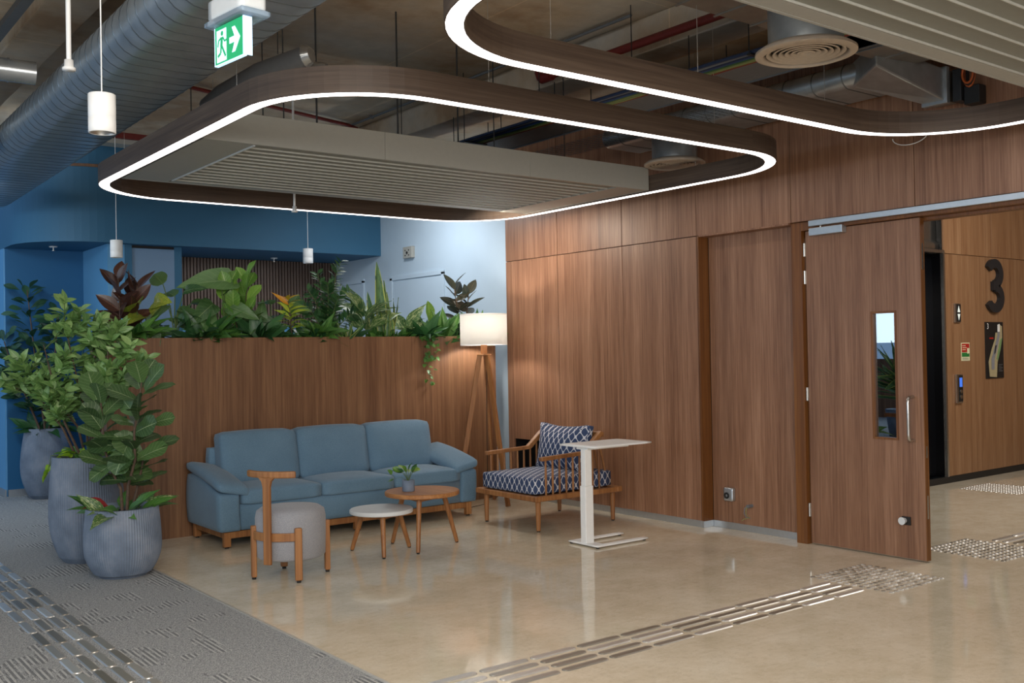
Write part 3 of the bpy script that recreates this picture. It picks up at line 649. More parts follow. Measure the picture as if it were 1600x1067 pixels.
MB().add([(5.95, 3.95, 3.24), (6.28, 3.62, 3.09), (6.28, 3.62, 3.30), (5.95, 3.95, 3.40), (5.62, 3.56, 3.24), (6.28, 3.47, 3.09), (6.28, 3.47, 3.30), (5.62, 3.56, 3.40)], [(0, 3, 2, 1), (4, 5, 6, 7), (0, 1, 5, 4), (1, 2, 6, 5), (2, 3, 7, 6), (3, 0, 4, 7)]).build('transition_body', 'duct', tr, bevel=0.012)
MB().box(6.26, 3.455, 3.075, 6.30, 3.635, 3.315).build('flange', 'duct', tr, bevel=0.004)
MB().box(6.30, 3.47, 3.09, 6.412, 3.62, 3.30).build('damper_box', 'sheet', tr, bevel=0.004)
eb = thing('damper_actuator', 'dark actuator boxes with orange cable coil on the wall', 'actuator', (6.41, 3.36, 3.19))
box(-0.11, 0.02, -0.11, 0, 0.08, 0.10).build('box', 'charcoal', eb, bevel=0.006)
box(-0.09, -0.09, -0.14, 0, 0.015, -0.02).build('box', 'black', eb, bevel=0.006)
for k in range(3): MB().tube([(-0.10-0.01*k, -0.03+0.035*math.cos(a*PI/8), 0.05+(0.08-0.01*k)*math.sin(a*PI/8)) for a in range(17)], 0.008, 6).build('cable_coil', 'cable_orange' if k != 1 else 'rubber', eb)

def diffuser(x, y, z, R_, ztop, label):
    t = thing('air_diffuser', label, 'air diffuser', (x, y, z))
    rn = R_*0.74
    MB().lathe([(rn, 0.03), (rn, ztop-z), (rn-0.003, ztop-z), (rn-0.003, 0.03), (rn, 0.03)], n=40).build('duct_neck', 'duct', t)
    MB().lathe([(R_, 0.0), (R_*0.86, -0.012), (R_*0.83, 0.0), (R_*0.83, 0.03), (R_*0.86, 0.035), (R_, 0.012), (R_, 0)], n=48).build('rim', 'diff', t)
    for k in range(6):
        r1 = R_*(0.78-0.12*k); r2 = r1-R_*0.085
        MB().lathe([(r1, 0.004), (r2, 0.028), (r2-0.004, 0.026), (r1-0.006, 0.0), (r1, 0.004)], n=40).build('cone_ring', 'diff', t)
    MB().lathe([(0, 0.005), (R_*0.07, 0.01), (R_*0.09, 0.02), (0, 0.024)], n=24).build('centre_cap', 'diff', t)
    MB().lathe([(0, 0.06), (rn-0.004, 0.06)], n=32).build('dark_damper', 'black', t)
diffuser(6.0, 5.62, 2.985, 0.245, 3.21, 'round beige ceiling diffuser under the wall duct')
diffuser(4.28, 3.10, 2.975, 0.25, 3.30, 'large round beige diffuser above the near ring light')

# cable tray with coloured cables
ct = thing('cable_tray', 'long grey cable tray under the concrete beam', 'cable tray', (5.10, 0, 3.30))
box(-0.02, 1.2, 0, 0.34, 9.0, 0.004).build('tray_base', 'cable_grey', ct)
box(0.34, 1.2, -0.01, 0.344, 9.0, 0.07).build('side_rail', 'cable_grey', ct); box(-0.024, 1.2, -0.01, -0.02, 9.0, 0.07).build('side_rail', 'cable_grey', ct)
for i in range(6):
    for sx in (-0.03, 0.35): MB().tube([(sx, 1.8+i*1.4, 0), (sx, 1.8+i*1.4, 0.30 if sx > 0.32 else 0.30)], 0.004, 6).build('hanger_rod', 'black', ct)
cn = ['cable_navy', 'cable_grey', 'cable_navy', 'cable_blue', 'cable_green', 'cable_lime', 'cable_lime', 'cable_red']
nm = {'cable_navy': 'navy blue', 'cable_grey': 'grey', 'cable_blue': 'blue', 'cable_green': 'green', 'cable_lime': 'yellow green', 'cable_red': 'red'}
for i, m in enumerate(cn):
    xx = 4.87+i*0.026
    pts = [(xx+0.004*math.sin(k*1.7+i), 1.2+k*0.5, 3.30-0.012+0.003*math.sin(k*2.3+i*2)) for k in range(16)]
    o = MB().tube(pts, 0.0125, 8).build('cable', m)
    tag(o, {0: 'navy cable at the outer edge of the coloured bundle', 1: 'grey cable second in the coloured bundle', 2: 'navy cable between the grey and blue ones', 3: 'bright blue cable in the coloured bundle', 4: 'green cable in the coloured bundle', 5: 'yellow green cable beside the green one', 6: 'yellow green cable beside the red one', 7: 'red cable next to the grey tray'}[i], 'cable', 'coloured cables under the ceiling')
for i in range(8): 
    pass
br_ = thing('cable_rack', 'black strut brackets carrying the coloured cable bundle', 'bracket', (4.85, 0, 3.27))
for i in range(7): box(-0.01, 1.9+i*1.0, -0.006, 0.22, 1.93+i*1.0, 0.003).build('strut', 'black', br_); MB().tube([(-0.005, 1.915+i, 0), (-0.005, 1.915+i, 0.58)], 0.004, 6).build('hanger_rod', 'black', br_)
wbk = thing('mesh_tray', 'grey wire mesh tray behind the coloured cables', 'cable tray', (5.55, 4.6, 3.25))
mm = MB()
for i in range(9): mm.tube([(i*0.045, 0, 0), (i*0.045, 3.4, 0)], 0.002, 4)
for i in range(50): mm.tube([(0, i*0.068, 0), (0.36, i*0.068, 0)], 0.002, 4)
mm.build('wire_mesh', 'cable_grey', wbk, kind='stuff')
# red sprinkler pipes and thin conduits
rp = thing('sprinkler_pipe', 'thick red sprinkler pipe along the concrete beam', 'pipe', (4.99, 0, 3.63))
MB().tube([(0, 0.5, 0), (0, 6.02, 0)], 0.03, 12).build('pipe', 'redpipe', rp)
for y in (2.9, 6.0): MB().tube([(0, y-0.06, 0), (0, y+0.06, 0)], 0.042, 12).build('coupling', 'redpipe', rp)
MB().tube([(0, 6.02, 0), (0, 6.08, 0.01), (0, 6.1, 0.06)], 0.03, 10).tube([(0, 6.1, 0.06), (0, 6.1, 0.22)], 0.012, 8).build('elbow', 'redpipe', rp)
rp2 = thing('sprinkler_pipe', 'thin red pipe crossing the slab behind the near rods', 'pipe', (0, 0, 0))
MB().tube([(2.5, 8.25, 3.80), (4.85, 8.95, 3.80), (4.98, 9.0, 3.79), (5.0, 9.0, 3.70), (5.0, 9.0, 3.35)], 0.018, 8).build('pipe', 'redpipe', rp2)
cd = thing('conduit_run', 'thin grey conduit running along the slab near the beam', 'conduit', (4.93, 5.0, 3.82))
MB().tube([(0, 0, 0), (0, 6.0, 0)], 0.012, 6).build('conduit', 'cable_grey', cd)
for i in range(4): box(-0.02, 0.8+i*1.4, -0.013, 0.02, 0.82+i*1.4, 0.02).build('saddle_clip', 'cable_grey', cd)
# lagged hose pair with foil ends
hp = thing('insulated_hose', 'black lagged hose with foil capped end above ring', 'hose', (0, 0, 0), group='lagged hoses')
MB().tube([(2.40, 6.28, 3.10), (2.44, 6.12, 3.16), (2.55, 5.8, 3.24), (2.72, 5.52, 3.30)], 0.062, 12).build('hose', 'cable_grey', hp)
MB().tube([(2.715, 5.525, 3.298), (2.74, 5.49, 3.305)], [0.068, 0.05], 12).build('foil_end', 'foil', hp)
hp2 = thing('insulated_hose', 'shorter lagged hose with bent foil end beside it', 'hose', (0, 0, 0), group='lagged hoses')
MB().tube([(2.50, 6.45, 3.05), (2.62, 6.05, 3.13), (2.85, 5.66, 3.27)], 0.05, 12).build('hose', 'cable_grey', hp2)
MB().tube([(2.845, 5.665, 3.268), (2.90, 5.60, 3.27)], [0.055, 0.035], 10).build('foil_end', 'foil', hp2)
MB().tube([(2.62, 5.7, 3.34), (2.62, 5.7, ZC)], 0.003, 5).build('hanger_rod', 'black', hp)
# ducts at far upper left
def pipeduct(label, pts, r, mat, flange=None):
    t = thing('air_duct', label, 'duct', (0, 0, 0))
    MB().tube(pts, r, 20).build('duct_body', mat, t)
    P0, P1 = Vector(pts[0]), Vector(pts[-1]); L = (P1-P0).length; k = int(L/0.12); d = (P1-P0).normalized()
    for i in range(1, k):
        c = P0+d*(i*0.12); MB().tube([c-d*0.006, c+d*0.006], r+0.004, 20).build('seam_rib', mat, t)
    if flange: MB().tube([P1-d*0.02, P1], r+0.02, 20).build('flange', 'duct', t)
pipeduct('foil wrapped branch duct left of the big spiral duct', [(-1.2, 6.9, 3.30), (1.46, 6.65, 3.26)], 0.07, 'foil')
pipeduct('wide branch duct joining the big spiral duct', [(-1.0, 8.6, 3.25), (1.50, 8.35, 3.24)], 0.15, 'duct', True)
pipeduct('foil duct at the top left corner of the ceiling', [(0.2, 7.6, 3.45), (1.25, 5.0, 3.45)], 0.10, 'foil')
us = thing('unistrut_rail', 'grey channel rail above the big spiral duct', 'rail', (0, 0, 0))
MB().box(1.30, 4.2, 3.56, 1.36, 7.4, 3.60).build('channel', 'cable_grey', us)
bt = thing('ceiling_fan_coil', 'dark sheet metal fan coil hanging at upper left', 'fan coil', (0, 0, 0))
box(0.2, 7.9, 3.42, 1.25, 9.6, 3.70).build('casing', 'charcoal', bt, bevel=0.02)
MB().tube([(0.3, 8.0, 3.7), (0.3, 8.0, ZC)], 0.005).build('hanger_rod', 'black', bt)
# white edge trunking by the duct
tk = thing('wire_trunking', 'thin cable following the edge of the big duct', 'cable', (0, 0, 0))
MB().tube([(2.07+0.13*(2.6+k*0.55)/10.35+0.012*math.sin(k), 3.4+k*0.55, 3.12+0.01*math.sin(2*k)) for k in range(13)], 0.005, 6).build('cable', 'rubber', tk)
wbx = thing('ceiling_beam_box', 'pale beam with dark red strip near the bulkhead', 'beam', (0, 0, 0))
box(2.2, 10.75, 3.74, 5.05, 10.95, ZC).build('beam_casing', 'panelwhite', wbx); box(2.2, 10.70, 3.79, 5.05, 10.749, ZC).build('red_strip', 'redpipe', wbx)

# pendants, exit sign, sensor poles
def pendant(x, y, z, label):
    t = thing('pendant_downlight', label, 'light', (x, y, z), group='white cylinder pendants')
    r = 0.0575
    MB().lathe([(0, 0.085), (r-0.002, 0.085), (r, 0.083), (r, -0.02), (r-0.0008, -0.021), (r-0.0008, -0.023), (r, -0.024), (r, -0.083), (r-0.003, -0.085), (r-0.006, -0.085), (r-0.006, 0.0), (0, 0.0)], n=40).build('housing', 'white', t)
    MB().lathe([(r-0.0065, -0.083), (r-0.014, -0.05), (r-0.03, -0.03), (0, -0.025)], n=32).build('reflector', 'steel', t)
    MB().tube([(0, 0, 0.085), (0, 0, ZC-z-0.03)], 0.003, 6).build('power_cord', 'white', t)
    MB().cyl((0, 0), 0.035, ZC-z-0.03, ZC-z, 20).build('ceiling_rose', 'white', t)
    return t
pendant(1.275, 4.583, 2.578, 'nearest white cylinder pendant below the spiral duct')
pendant(2.925, 10.09, 2.573, 'small white cylinder pendant before the blue alcove')
pb = pendant(5.25, 10.69, 2.658, 'small white cylinder pendant before the dark slats')
cnp = thing('pendant_canopy', 'round white canopy box seen behind the slatted panel', 'canopy', (5.33, 10.6, 3.30))
MB().lathe([(0, 0), (0.09, 0), (0.095, 0.01), (0.095, 0.05), (0, 0.05)], n=28).build('canopy_box', 'white', cnp)
MB().tube([(0.05, 0, 0.05), (0.05, 0, ZC-3.30)], 0.006).build('hanger_rod', 'white', cnp)
def pole(x, y, z, label, r=0.012):
    t = thing('sensor_pole', label, 'sensor', (x, y, z))
    MB().tube([(0, 0, 0.05), (0, 0, ZC-z)], r, 14).build('pole', 'white', t)
    MB().lathe([(0, 0), (r*2.6, 0), (r*2.7, 0.012), (r*1.9, 0.018), (r*1.8, 0.05), (0, 0.05)], n=24).build('sensor_cup', 'white', t)
pole(1.262, 5.07, 2.88, 'white sensor pole in front of the big spiral duct', 0.0115)
pole(3.80, 7.98, 2.735, 'white sensor pole between slatted panel and ring light', 0.010)
ho = thing('hoop_wire', 'white curved wire loop hanging below the near ring light', 'wire', (6.39, 3.80, 2.955))
MB().tube([(0, 0.13*math.cos(PI*i/12), -0.02-0.06*math.sin(PI*i/12)) for i in range(13)], 0.0035, 6).build('loop', 'white', ho)

ex = thing('exit_sign', 'green illuminated running man exit sign with arrow', 'exit sign', (1.60, 3.93, 2.785), rotz=0)
E_ = Matrix.Rotation(math.radians(-83), 4, 'Z') @ Matrix.Scale(1.03, 4)   # local x runs along the face, -y is the front
def el(o): o.matrix_local = E_ @ o.matrix_local; return o
# face plate tapers downwards as in the photo
el(MB().add([(-0.152, -0.010, 0.075), (0.152, -0.010, 0.075), (0.118, -0.004, -0.085), (-0.118, -0.004, -0.085), (-0.152, 0.012, 0.075), (0.152, 0.012, 0.075), (0.118, 0.004, -0.085), (-0.118, 0.004, -0.085)][:0] or
   [(-0.11, -0.006, 0.075), (0.11, -0.006, 0.075), (0.11, -0.006, -0.075), (-0.11, -0.006, -0.075), (-0.11, 0.006, 0.075), (0.11, 0.006, 0.075), (0.11, 0.006, -0.075), (-0.11, 0.006, -0.075)],
   [(0, 3, 2, 1), (4, 5, 6, 7), (0, 1, 5, 4), (1, 2, 6, 5), (2, 3, 7, 6), (3, 0, 4, 7)]).build('sign_plate', 'exitgreen', ex))
def pic(poly, name, mat, y): return el(MB().prism(poly, 0, 0.0012, Matrix.Translation((0, y, 0)) @ Matrix.Rotation(PI/2, 4, 'X')).build(name, mat, ex))
pic([(-0.095, -0.068), (-0.02, -0.068), (-0.02, 0.06), (-0.095, 0.06)], 'doorway', 'exitwhite', -0.0062)
man = MB(); T_ = Matrix.Translation((0, -0.0078, 0)) @ Matrix.Rotation(PI/2, 4, 'X')
man.prism([(-0.05+0.009*math.cos(a*PI/6), 0.043+0.010*math.sin(a*PI/6)) for a in range(12)], 0, 0.001, T_)
def limb(pts, w):
    for (a, b) in zip(pts[:-1], pts[1:]):
        a = Vector(a); b = Vector(b); d = (b-a).normalized(); q = Vector((-d.y, d.x))*w/2
        man.prism([tuple(a-q), tuple(b-q), tuple(b+q), tuple(a+q)], 0, 0.001, T_)
limb([(-0.052, 0.028), (-0.056, -0.008)], 0.017); limb([(-0.046, 0.028), (-0.03, 0.008), (-0.012, 0.012)], 0.007); limb([(-0.058, 0.026), (-0.078, 0.018), (-0.084, -0.006)], 0.007)
limb([(-0.052, -0.008), (-0.038, -0.03), (-0.024, -0.052)], 0.010); limb([(-0.058, -0.008), (-0.062, -0.034), (-0.085, -0.045)], 0.010)
el(man.build('running_man', 'exitgreen', ex))
pic([(0.005, 0.012), (0.045, 0.012), (0.025, 0.05), (0.048, 0.05), (0.088, 0.0), (0.048, -0.05), (0.025, -0.05), (0.045, -0.012), (0.005, -0.012)], 'arrow', 'exitwhite', -0.0062)
el(MB().box(-0.112, -0.008, -0.079, 0.112, 0.008, -0.0755).box(0.1105, -0.008, -0.075, 0.116, 0.03, 0.075).box(-0.114, -0.007, -0.075, -0.1105, 0.007, 0.075).build('light_edge', 'exitlight', ex))
el(MB().rbox((0, 0.03, 0.09), (0.30, 0.13, 0.025), 0.008, 6).build('diffuser_base', 'acrylic', ex))
el(MB().rbox((0, 0.03, 0.145), (0.27, 0.11, 0.085), 0.01, 6).build('housing', 'plastic', ex))
el(MB().tube([(0, 0.03, 0.188), (0, 0.03, ZC-2.77)], 0.008, 8).build('drop_rod', 'white', ex))

# ================================================================== TACTILE PAVING
def stadium(L, w, h, n=6):
    r = w/2; pts = []
    for cx, a0 in ((L/2-r, -PI/2), (-L/2+r, PI/2)):
        for i in range(n+1): pts.append((cx+r*math.cos(a0+PI*i/n), r*math.sin(a0+PI*i/n)))
    mb = MB(); k = len(pts); q = 0.75
    vs = [(x, y, 0) for x, y in pts] + [(x-math.copysign(0.003, x), y*q, h) for x, y in pts]
    mb.add(vs, [(i, (i+1) % k, k+(i+1) % k, k+i) for i in range(k)] + [tuple(range(k, 2*k))]); return mb
def bars(label, x0, n, rows, along='X', z=0.0):
    t = thing('tactile_guide_strip', label, 'tactile paving', (0, 0, 0))
    me = None; rot = 0 if along == 'X' else PI/2
    for r_ in rows:
        for i in range(n):
            c = x0+i*0.3055+0.142
            loc = (c, r_, z) if along == 'X' else (r_, c, z)
            if me is None: o = stadium(0.285, 0.050, 0.005).build('guide_bar', 'guide', t); me = o.data; o.matrix_local = Matrix.Translation(loc) @ Matrix.Rotation(rot, 4, 'Z')
            else: share('guide_bar', me, t, Matrix.Translation(loc) @ Matrix.Rotation(rot+random.uniform(-.004, .004), 4, 'Z') @ Matrix.Rotation(random.uniform(-.008, .012), 4, 'X'))
def studs(label, x0, y0, n=12, stuff=False):
    t = thing('tactile_stud_pad', label, 'tactile paving', (x0, y0, 0)); me = None
    def st(mb, x, y):
        return mb.lathe([(0.0185, 0), (0.0165, 0.0035), (0.012, 0.0055), (0, 0.006)], (x, y), 10)
    if stuff:
        mb = MB()
        for i in range(n):
            for j in range(n): st(mb, i*0.0515, j*0.0515)
        mb.build('stud', 'guide', t, kind='stuff'); return
    for i in range(n):
        for j in range(n):
            if me is None: o = st(MB(), 0, 0).build('stud', 'guide', t); me = o.data
            else: share('stud', me, t, Matrix.Translation((i*0.0515, j*0.0515, 0)))
bars('steel guide bars crossing the beige floor to the studs', 2.45, 10, (3.642, 3.722, 3.802, 3.882))
bars('steel guide bars running along the grey carpet', 3.9, 24, (1.28, 1.36, 1.44, 1.52), 'Y', 0.0)
bars('steel guide bars beyond the door in the lobby', 7.56, 7, (3.642, 3.722, 3.802, 3.882))
studs('square of steel studs in front of the walnut door', 5.54, 3.48)
studs('square of steel studs in the doorway beside the door edge', 6.905, 3.48)
studs('far square of steel studs before the lift', 10.07, 4.93, stuff=True)

# ================================================================== SOFA
sf = thing('sofa', 'blue grey three seat fabric sofa with padded arms', 'sofa', (4.19, 8.0, 0))
def sb(n, *a, **k): return MB().rbox(*a, **k).build(n, 'sofafab', sf)
# local: x -1.26..1.26 , front y=-0.37, back +0.38
MB().rbox((0, -0.0, 0.235), (2.10, 0.72, 0.21), 0.015, 4).build('base', 'sofafab', sf)
MB().rbox((0, 0.30, 0.45), (2.14, 0.12, 0.60), 0.03, 5).build('back_frame', 'sofafab', sf)
for s_ in (-1, 1):
    def wa(p, s_=s_):
        # arm: top slopes down to the front, belly bulges outward
        x, y, z = p
        z -= 0.115*max(0, min(1, (0.12-y)/0.48))*max(0, (z-0.13)/0.41)
        x += s_*0.012*math.sin(max(0, min(1, (z-0.13)/0.4))*PI)
        return (x, y, z)
    MB().rbox((s_*1.135, 0.0, 0.335), (0.175, 0.74, 0.41), 0.02, 8, warp=wa).build('arm', 'sofafab', sf)
    def wc_(p, s_=s_):
        x, y, z = p; t_ = max(0, min(1, (0.30-y)/0.72)); z -= 0.13*t_**1.3; z -= 0.05*((x-s_*1.10)/0.14)*(-s_)*0.6; return (x, y, z)
    MB().rbox((s_*1.11, -0.02, 0.575), (0.27, 0.74, 0.085), 0.040, 8, puff=(0, 0, 0.018), warp=wc_).build('arm_pad', 'sofafab', sf)
for i in range(3):
    w = 0.692; c = -0.697+i*0.697
    MB().rbox((c, -0.055, 0.39), (w, 0.66, 0.125), 0.028, 8, puff=(0, 0, 0.022)).build('seat_cushion', 'sofafab', sf)
    def wbk_(p): return (p[0], p[1]+(p[2]-0.45)*0.20, p[2])
    MB().rbox((c*0.985, 0.115, 0.655), (w-0.005, 0.19, 0.43), 0.045, 8, puff=(0, 0.03, 0.012), warp=wbk_).build('back_cushion', 'sofafab', sf)
MB().box(-1.17, -0.335, 0.075, 1.17, -0.30, 0.128).box(-1.17, 0.30, 0.075, 1.17, 0.335, 0.128).box(-1.17, -0.30, 0.075, -1.135, 0.30, 0.128).box(1.135, -0.30, 0.075, 1.17, 0.30, 0.128).build('plinth_rail', 'oak', sf, bevel=0.003)
for x in (-1.155, 0.0, 1.155):
    for y in (-0.32, 0.32):
        o = MB().box(x-0.028, y-0.022, 0.012, x+0.028, y+0.022, 0.128).build('leg', 'oak', sf, bevel=0.003)
        MB().cyl((x, y), 0.016, 0, 0.012, 12).build('foot', 'rubber', o)

# ================================================================== STOOL
st = thing('stool', 'round grey upholstered stool with wooden T shaped back', 'stool', (2.995, 6.43, 0), rotz=math.atan2(-0.281, 0.17))
# local axes: x along feet A->B, y from AB towards the far side
MB().lathe([(0, 0.135), (0.215, 0.135), (0.232, 0.15), (0.237, 0.30), (0.237, 0.41), (0.228, 0.452), (0.195, 0.474), (0.10, 0.482), (0, 0.484)], n=48).build('seat', 'greyfab', st)
hs = 0.177
for (x, y) in ((-hs, -hs), (hs, -hs), (hs, hs), (-hs, hs)):
    R0 = Matrix.Translation((x, y, 0)) @ Matrix.Rotation(math.atan2(y, x), 4, 'Z')
    o = MB().box(-0.018, -0.024, 0.015, 0.018, 0.024, 0.362, R0).build('leg', 'oak', st, bevel=0.008, seg=3)
    MB().cyl((x, y), 0.014, 0, 0.015, 12).build('foot', 'rubber', o)
def strap(a0, a1, z0, z1, r=0.2385, th=0.018, n=24, **k):
    po = [(r+th, a0+(a1-a0)*i/n) for i in range(n+1)]; pi_ = [(r, a0+(a1-a0)*(n-i)/n) for i in range(n+1)]
    return MB().prism([(q*math.cos(a), q*math.sin(a)) for q, a in po+pi_], z0, z1)
strap(math.radians(-135), math.radians(-45), 0.275, 0.33).build('back_rail', 'oak', st, bevel=0.004)
def wpost(p): return p
MB().box(-0.028, -0.282, 0.125, 0.028, -0.257, 0.70).build('back_post', 'oak', st, bevel=0.006)
MB().prism([(-0.028, 0.64), (0.028, 0.64), (0.036, 0.675), (0.062, 0.702), (-0.062, 0.702), (-0.036, 0.675)], 0, 0.024, Matrix.Translation((0, -0.2575, 0)) @ Matrix.Rotation(PI/2, 4, 'X')).build('post_flare', 'oak', st, bevel=0.003)
# curved top rail, concave towards the seat
nn = 22; RR = 0.30; po = []; pi_ = []
for i in range(nn+1):
    a = math.radians(-90-38+76*i/nn); po.append(((RR+0.016)*math.cos(a), 0.03+(RR+0.016)*math.sin(a))); pi_.append(((RR-0.016)*math.cos(a), 0.03+(RR-0.016)*math.sin(a)))
MB().prism(po+pi_[::-1], 0.697, 0.742).build('top_rail', 'oak', st, bevel=0.010, seg=3)

# ================================================================== COFFEE TABLES
def ctable(x, y, r, z, th, rl, h, angs, topmat, label):
    t = thing('coffee_table', label, 'table', (x, y, 0))
    MB().lathe([(0, z-th), (r-0.006, z-th), (r, z-th+0.006), (r, z-0.006), (r-0.006, z), (0, z)], n=64, smooth=True).build('tabletop', topmat, t)
    o = t.children[0]; m = o.modifiers.new('e', 'EDGE_SPLIT'); m.split_angle = 0.6
    for k, a in enumerate(angs):
        f = (rl*math.cos(a), rl*math.sin(a)); g = (rl*0.62*math.cos(a), rl*0.62*math.sin(a))
        l_ = MB().tube([(f[0], f[1], 0.008), (f[0]*0.97+g[0]*0.03, f[1]*0.97+g[1]*0.03, 0.02), (g[0], g[1], z-th)], [0.0145, 0.016, 0.021], 16).build('leg', 'oak', t)
        MB().cyl(f, 0.012, 0, 0.009, 12).build('foot', 'rubber', l_)
        b_ = angs[(k+1) % 3]; g2 = (rl*0.62*math.cos(b_), rl*0.62*math.sin(b_))
        A = Vector((*g, 0)); B = Vector((*g2, 0)); d = (B-A).normalized(); q = Vector((-d.y, d.x, 0))*0.01
        MB().prism([tuple((A-q)[:2]), tuple((B-q)[:2]), tuple((B+q)[:2]), tuple((A+q)[:2])], z-th-0.032, z-th).build('apron', 'oak', t)
    return t
ang = lambda cx, cy, p: [math.atan2(b-cy, a-cx) for a, b in p]
ctable(4.225, 6.69, 0.29, 0.437, 0.034, 0.295, 0, ang(4.221, 6.685, [(4.109, 6.96), (4.028, 6.451), (4.526, 6.644)]), 'oaktop', 'larger round coffee table with a wooden top')
ctable(3.87, 6.71, 0.24, 0.333, 0.032, 0.255, 0, ang(3.87, 6.71, [(3.73, 6.925), (3.754, 6.481), (4.127, 6.729)]), 'plastic', 'smaller round coffee table with a pale white top')

# ================================================================== ARMCHAIR
ac = thing('armchair', 'wooden spindle armchair with navy ogee pattern cushions', 'armchair', (5.70, 6.93, 0))
# local: front faces -x ; x -0.46..0.46, y -0.42..0.42
zf = 0.30
MB().box(-0.49, -0.43, 0.255, -0.43, 0.43, zf).box(0.43, -0.43, 0.255, 0.49, 0.43, zf).box(-0.43, -0.43, 0.255, 0.43, -0.37, zf).box(-0.43, 0.37, 0.255, 0.43, 0.43, zf).box(-0.43, -0.37, 0.27, 0.43, 0.37, 0.285).build('seat_frame', 'oak', ac, bevel=0.008, seg=3)
for (x, y) in ((-0.425, -0.375), (-0.425, 0.355), (0.42, -0.375), (0.42, 0.355)):
    o = MB().tube([(x, y, 0.01), (x, y, 0.256)], [0.018, 0.024], 16).build('leg', 'oak', ac)
    MB().cyl((x, y), 0.014, 0, 0.011, 12).build('foot', 'rubber', o)
MB().rbox((-0.02, 0.0, 0.375), (0.88, 0.74, 0.145), 0.022, 8, puff=(0, 0, 0.012)).build('seat_cushion', 'ogee', ac, boxuv=True)
Rb = Matrix.Translation((0.185, 0.0, 0.635)) @ Matrix.Rotation(math.radians(10), 4, 'Y')
def wpil(p):
    x, y, z = p; k = (abs(y)/0.33)**2.2*(abs(z)/0.21)**2.2; m_ = 1+0.07*k
    x *= (1-0.86*max((abs(y)/0.34)**3.5, (abs(z)/0.22)**3.5)); z2 = z*(1-0.10*(1-(abs(y)/0.34)**2)); return (x, y*m_, z2*m_)
bc = MB().rbox((0, 0, 0), (0.20, 0.66, 0.42), 0.03, 12, puff=(0.03, 0, 0), warp=wpil).build('back_cushion', 'ogee', ac, boxuv=True); bc.matrix_local = Rb
for s_ in (-1, 1):
    y = s_*0.385
    MB().add([(x, y+dy, z) for dy in (-0.024, 0.024) for x, z in ((-0.40, 0.585), (-0.40, 0.618), (0.07, 0.636), (0.27, 0.80), (0.305, 0.78), (0.11, 0.612), (0.09, 0.604))],
             [(0, 1, 2, 6), (2, 3, 4, 5), (2, 5, 6), (13, 9, 8, 7), (12, 11, 10, 9), (13, 12, 9), (0, 7, 8, 1), (1, 8, 9, 2), (2, 9, 10, 3), (3, 10, 11, 4), (4, 11, 12, 5), (5, 12, 13, 6), (6, 13, 7, 0)]).build('arm_rail', 'oak', ac, bevel=0.007, seg=3)
    for i in range(9):
        x = -0.345+i*0.075; top = 0.590+(x+0.4)*0.04 if x < 0.1 else 0.60+(x-0.10)*0.80
        MB().tube([(x, y, zf), (x, y, (zf+top)/2), (x, y, top)], [0.0085, 0.0105, 0.0085], 10).build('spindle', 'oak', ac)
MB().box(0.27, -0.40, 0.745, 0.31, 0.40, 0.79).build('back_rail', 'oak', ac, bevel=0.008, seg=3)
for i in range(9):
    yy = -0.34+i*0.085; MB().tube([(0.40, yy, zf), (0.29, yy, 0.75)], 0.0095, 10).build('spindle', 'oak', ac)

# ================================================================== LAPTOP STAND TABLE
lt = thing('laptop_table', 'white C shaped side table with single column', 'side table', (5.20, 5.85, 0))
MB().rbox((0.265, 0.07, 0.762), (0.63, 0.40, 0.018), 0.008, 8).build('tabletop', 'white', lt)
MB().box(-0.02, -0.03, 0.735, 0.42, 0.10, 0.753).build('top_bracket', 'white', lt, bevel=0.003)
MB().box(-0.05, -0.032, 0.012, 0.032, 0.032, 0.46).build('column', 'white', lt, bevel=0.005)
MB().box(-0.042, -0.026, 0.46, 0.026, 0.026, 0.74).build('inner_column', 'white', lt, bevel=0.004)
MB().rbox((-0.005, -0.0, 0.016), (0.11, 0.34, 0.014), 0.006, 6).rbox((0.235, -0.14, 0.016), (0.50, 0.06, 0.014), 0.006, 6).rbox((0.235, 0.14, 0.016), (0.50, 0.06, 0.014), 0.006, 6).build('base', 'white', lt)
for (x, y) in ((-0.04, 0.15), (-0.04, -0.15), (0.46, 0.14), (0.46, -0.14)): MB().cyl((x, y), 0.014, 0, 0.010, 12).build('glide', 'rubber', lt)

# ================================================================== FLOOR LAMP
fl_ = thing('floor_lamp', 'tripod floor lamp with white drum shade in the corner', 'floor lamp', (5.88, 8.12, 0))
R_ = 0.233
MB().lathe([(R_, 1.575), (R_, 1.885), (R_-0.003, 1.885), (R_-0.003, 1.575), (R_, 1.575)], n=56).build('lamp_shade', 'shade', fl_)
MB().lathe([(R_+0.001, 1.575), (R_+0.001, 1.583), (R_-0.004, 1.583), (R_-0.004, 1.575), (R_+0.001, 1.575)], n=56).lathe([(R_+0.001, 1.877), (R_+0.001, 1.885), (R_-0.004, 1.885), (R_-0.004, 1.877), (R_+0.001, 1.877)], n=56).build('shade_trim', 'white', fl_)
for a in (0, 2.1, 4.2): MB().tube([(0, 0, 1.60), ((R_-0.003)*math.cos(a), (R_-0.003)*math.sin(a), 1.60)], 0.0025, 6).build('shade_spoke', 'steel', fl_)
MB().lathe([(0, 1.66), (0.02, 1.665), (0.034, 1.70), (0.036, 1.73), (0.025, 1.76), (0, 1.77)], n=20).build('bulb', 'bulb', fl_)
MB().cyl((0, 0), 0.018, 1.60, 1.66, 16).build('bulb_holder', 'white', fl_)
MB().box(-0.024, -0.024, 1.485, 0.024, 0.024, 1.60).build('neck_block', 'oak', fl_, bevel=0.004)
MB().cyl((0, 0), 0.072, 1.473, 1.486, 28).build('top_disc', 'oak', fl_, bevel=0.003)
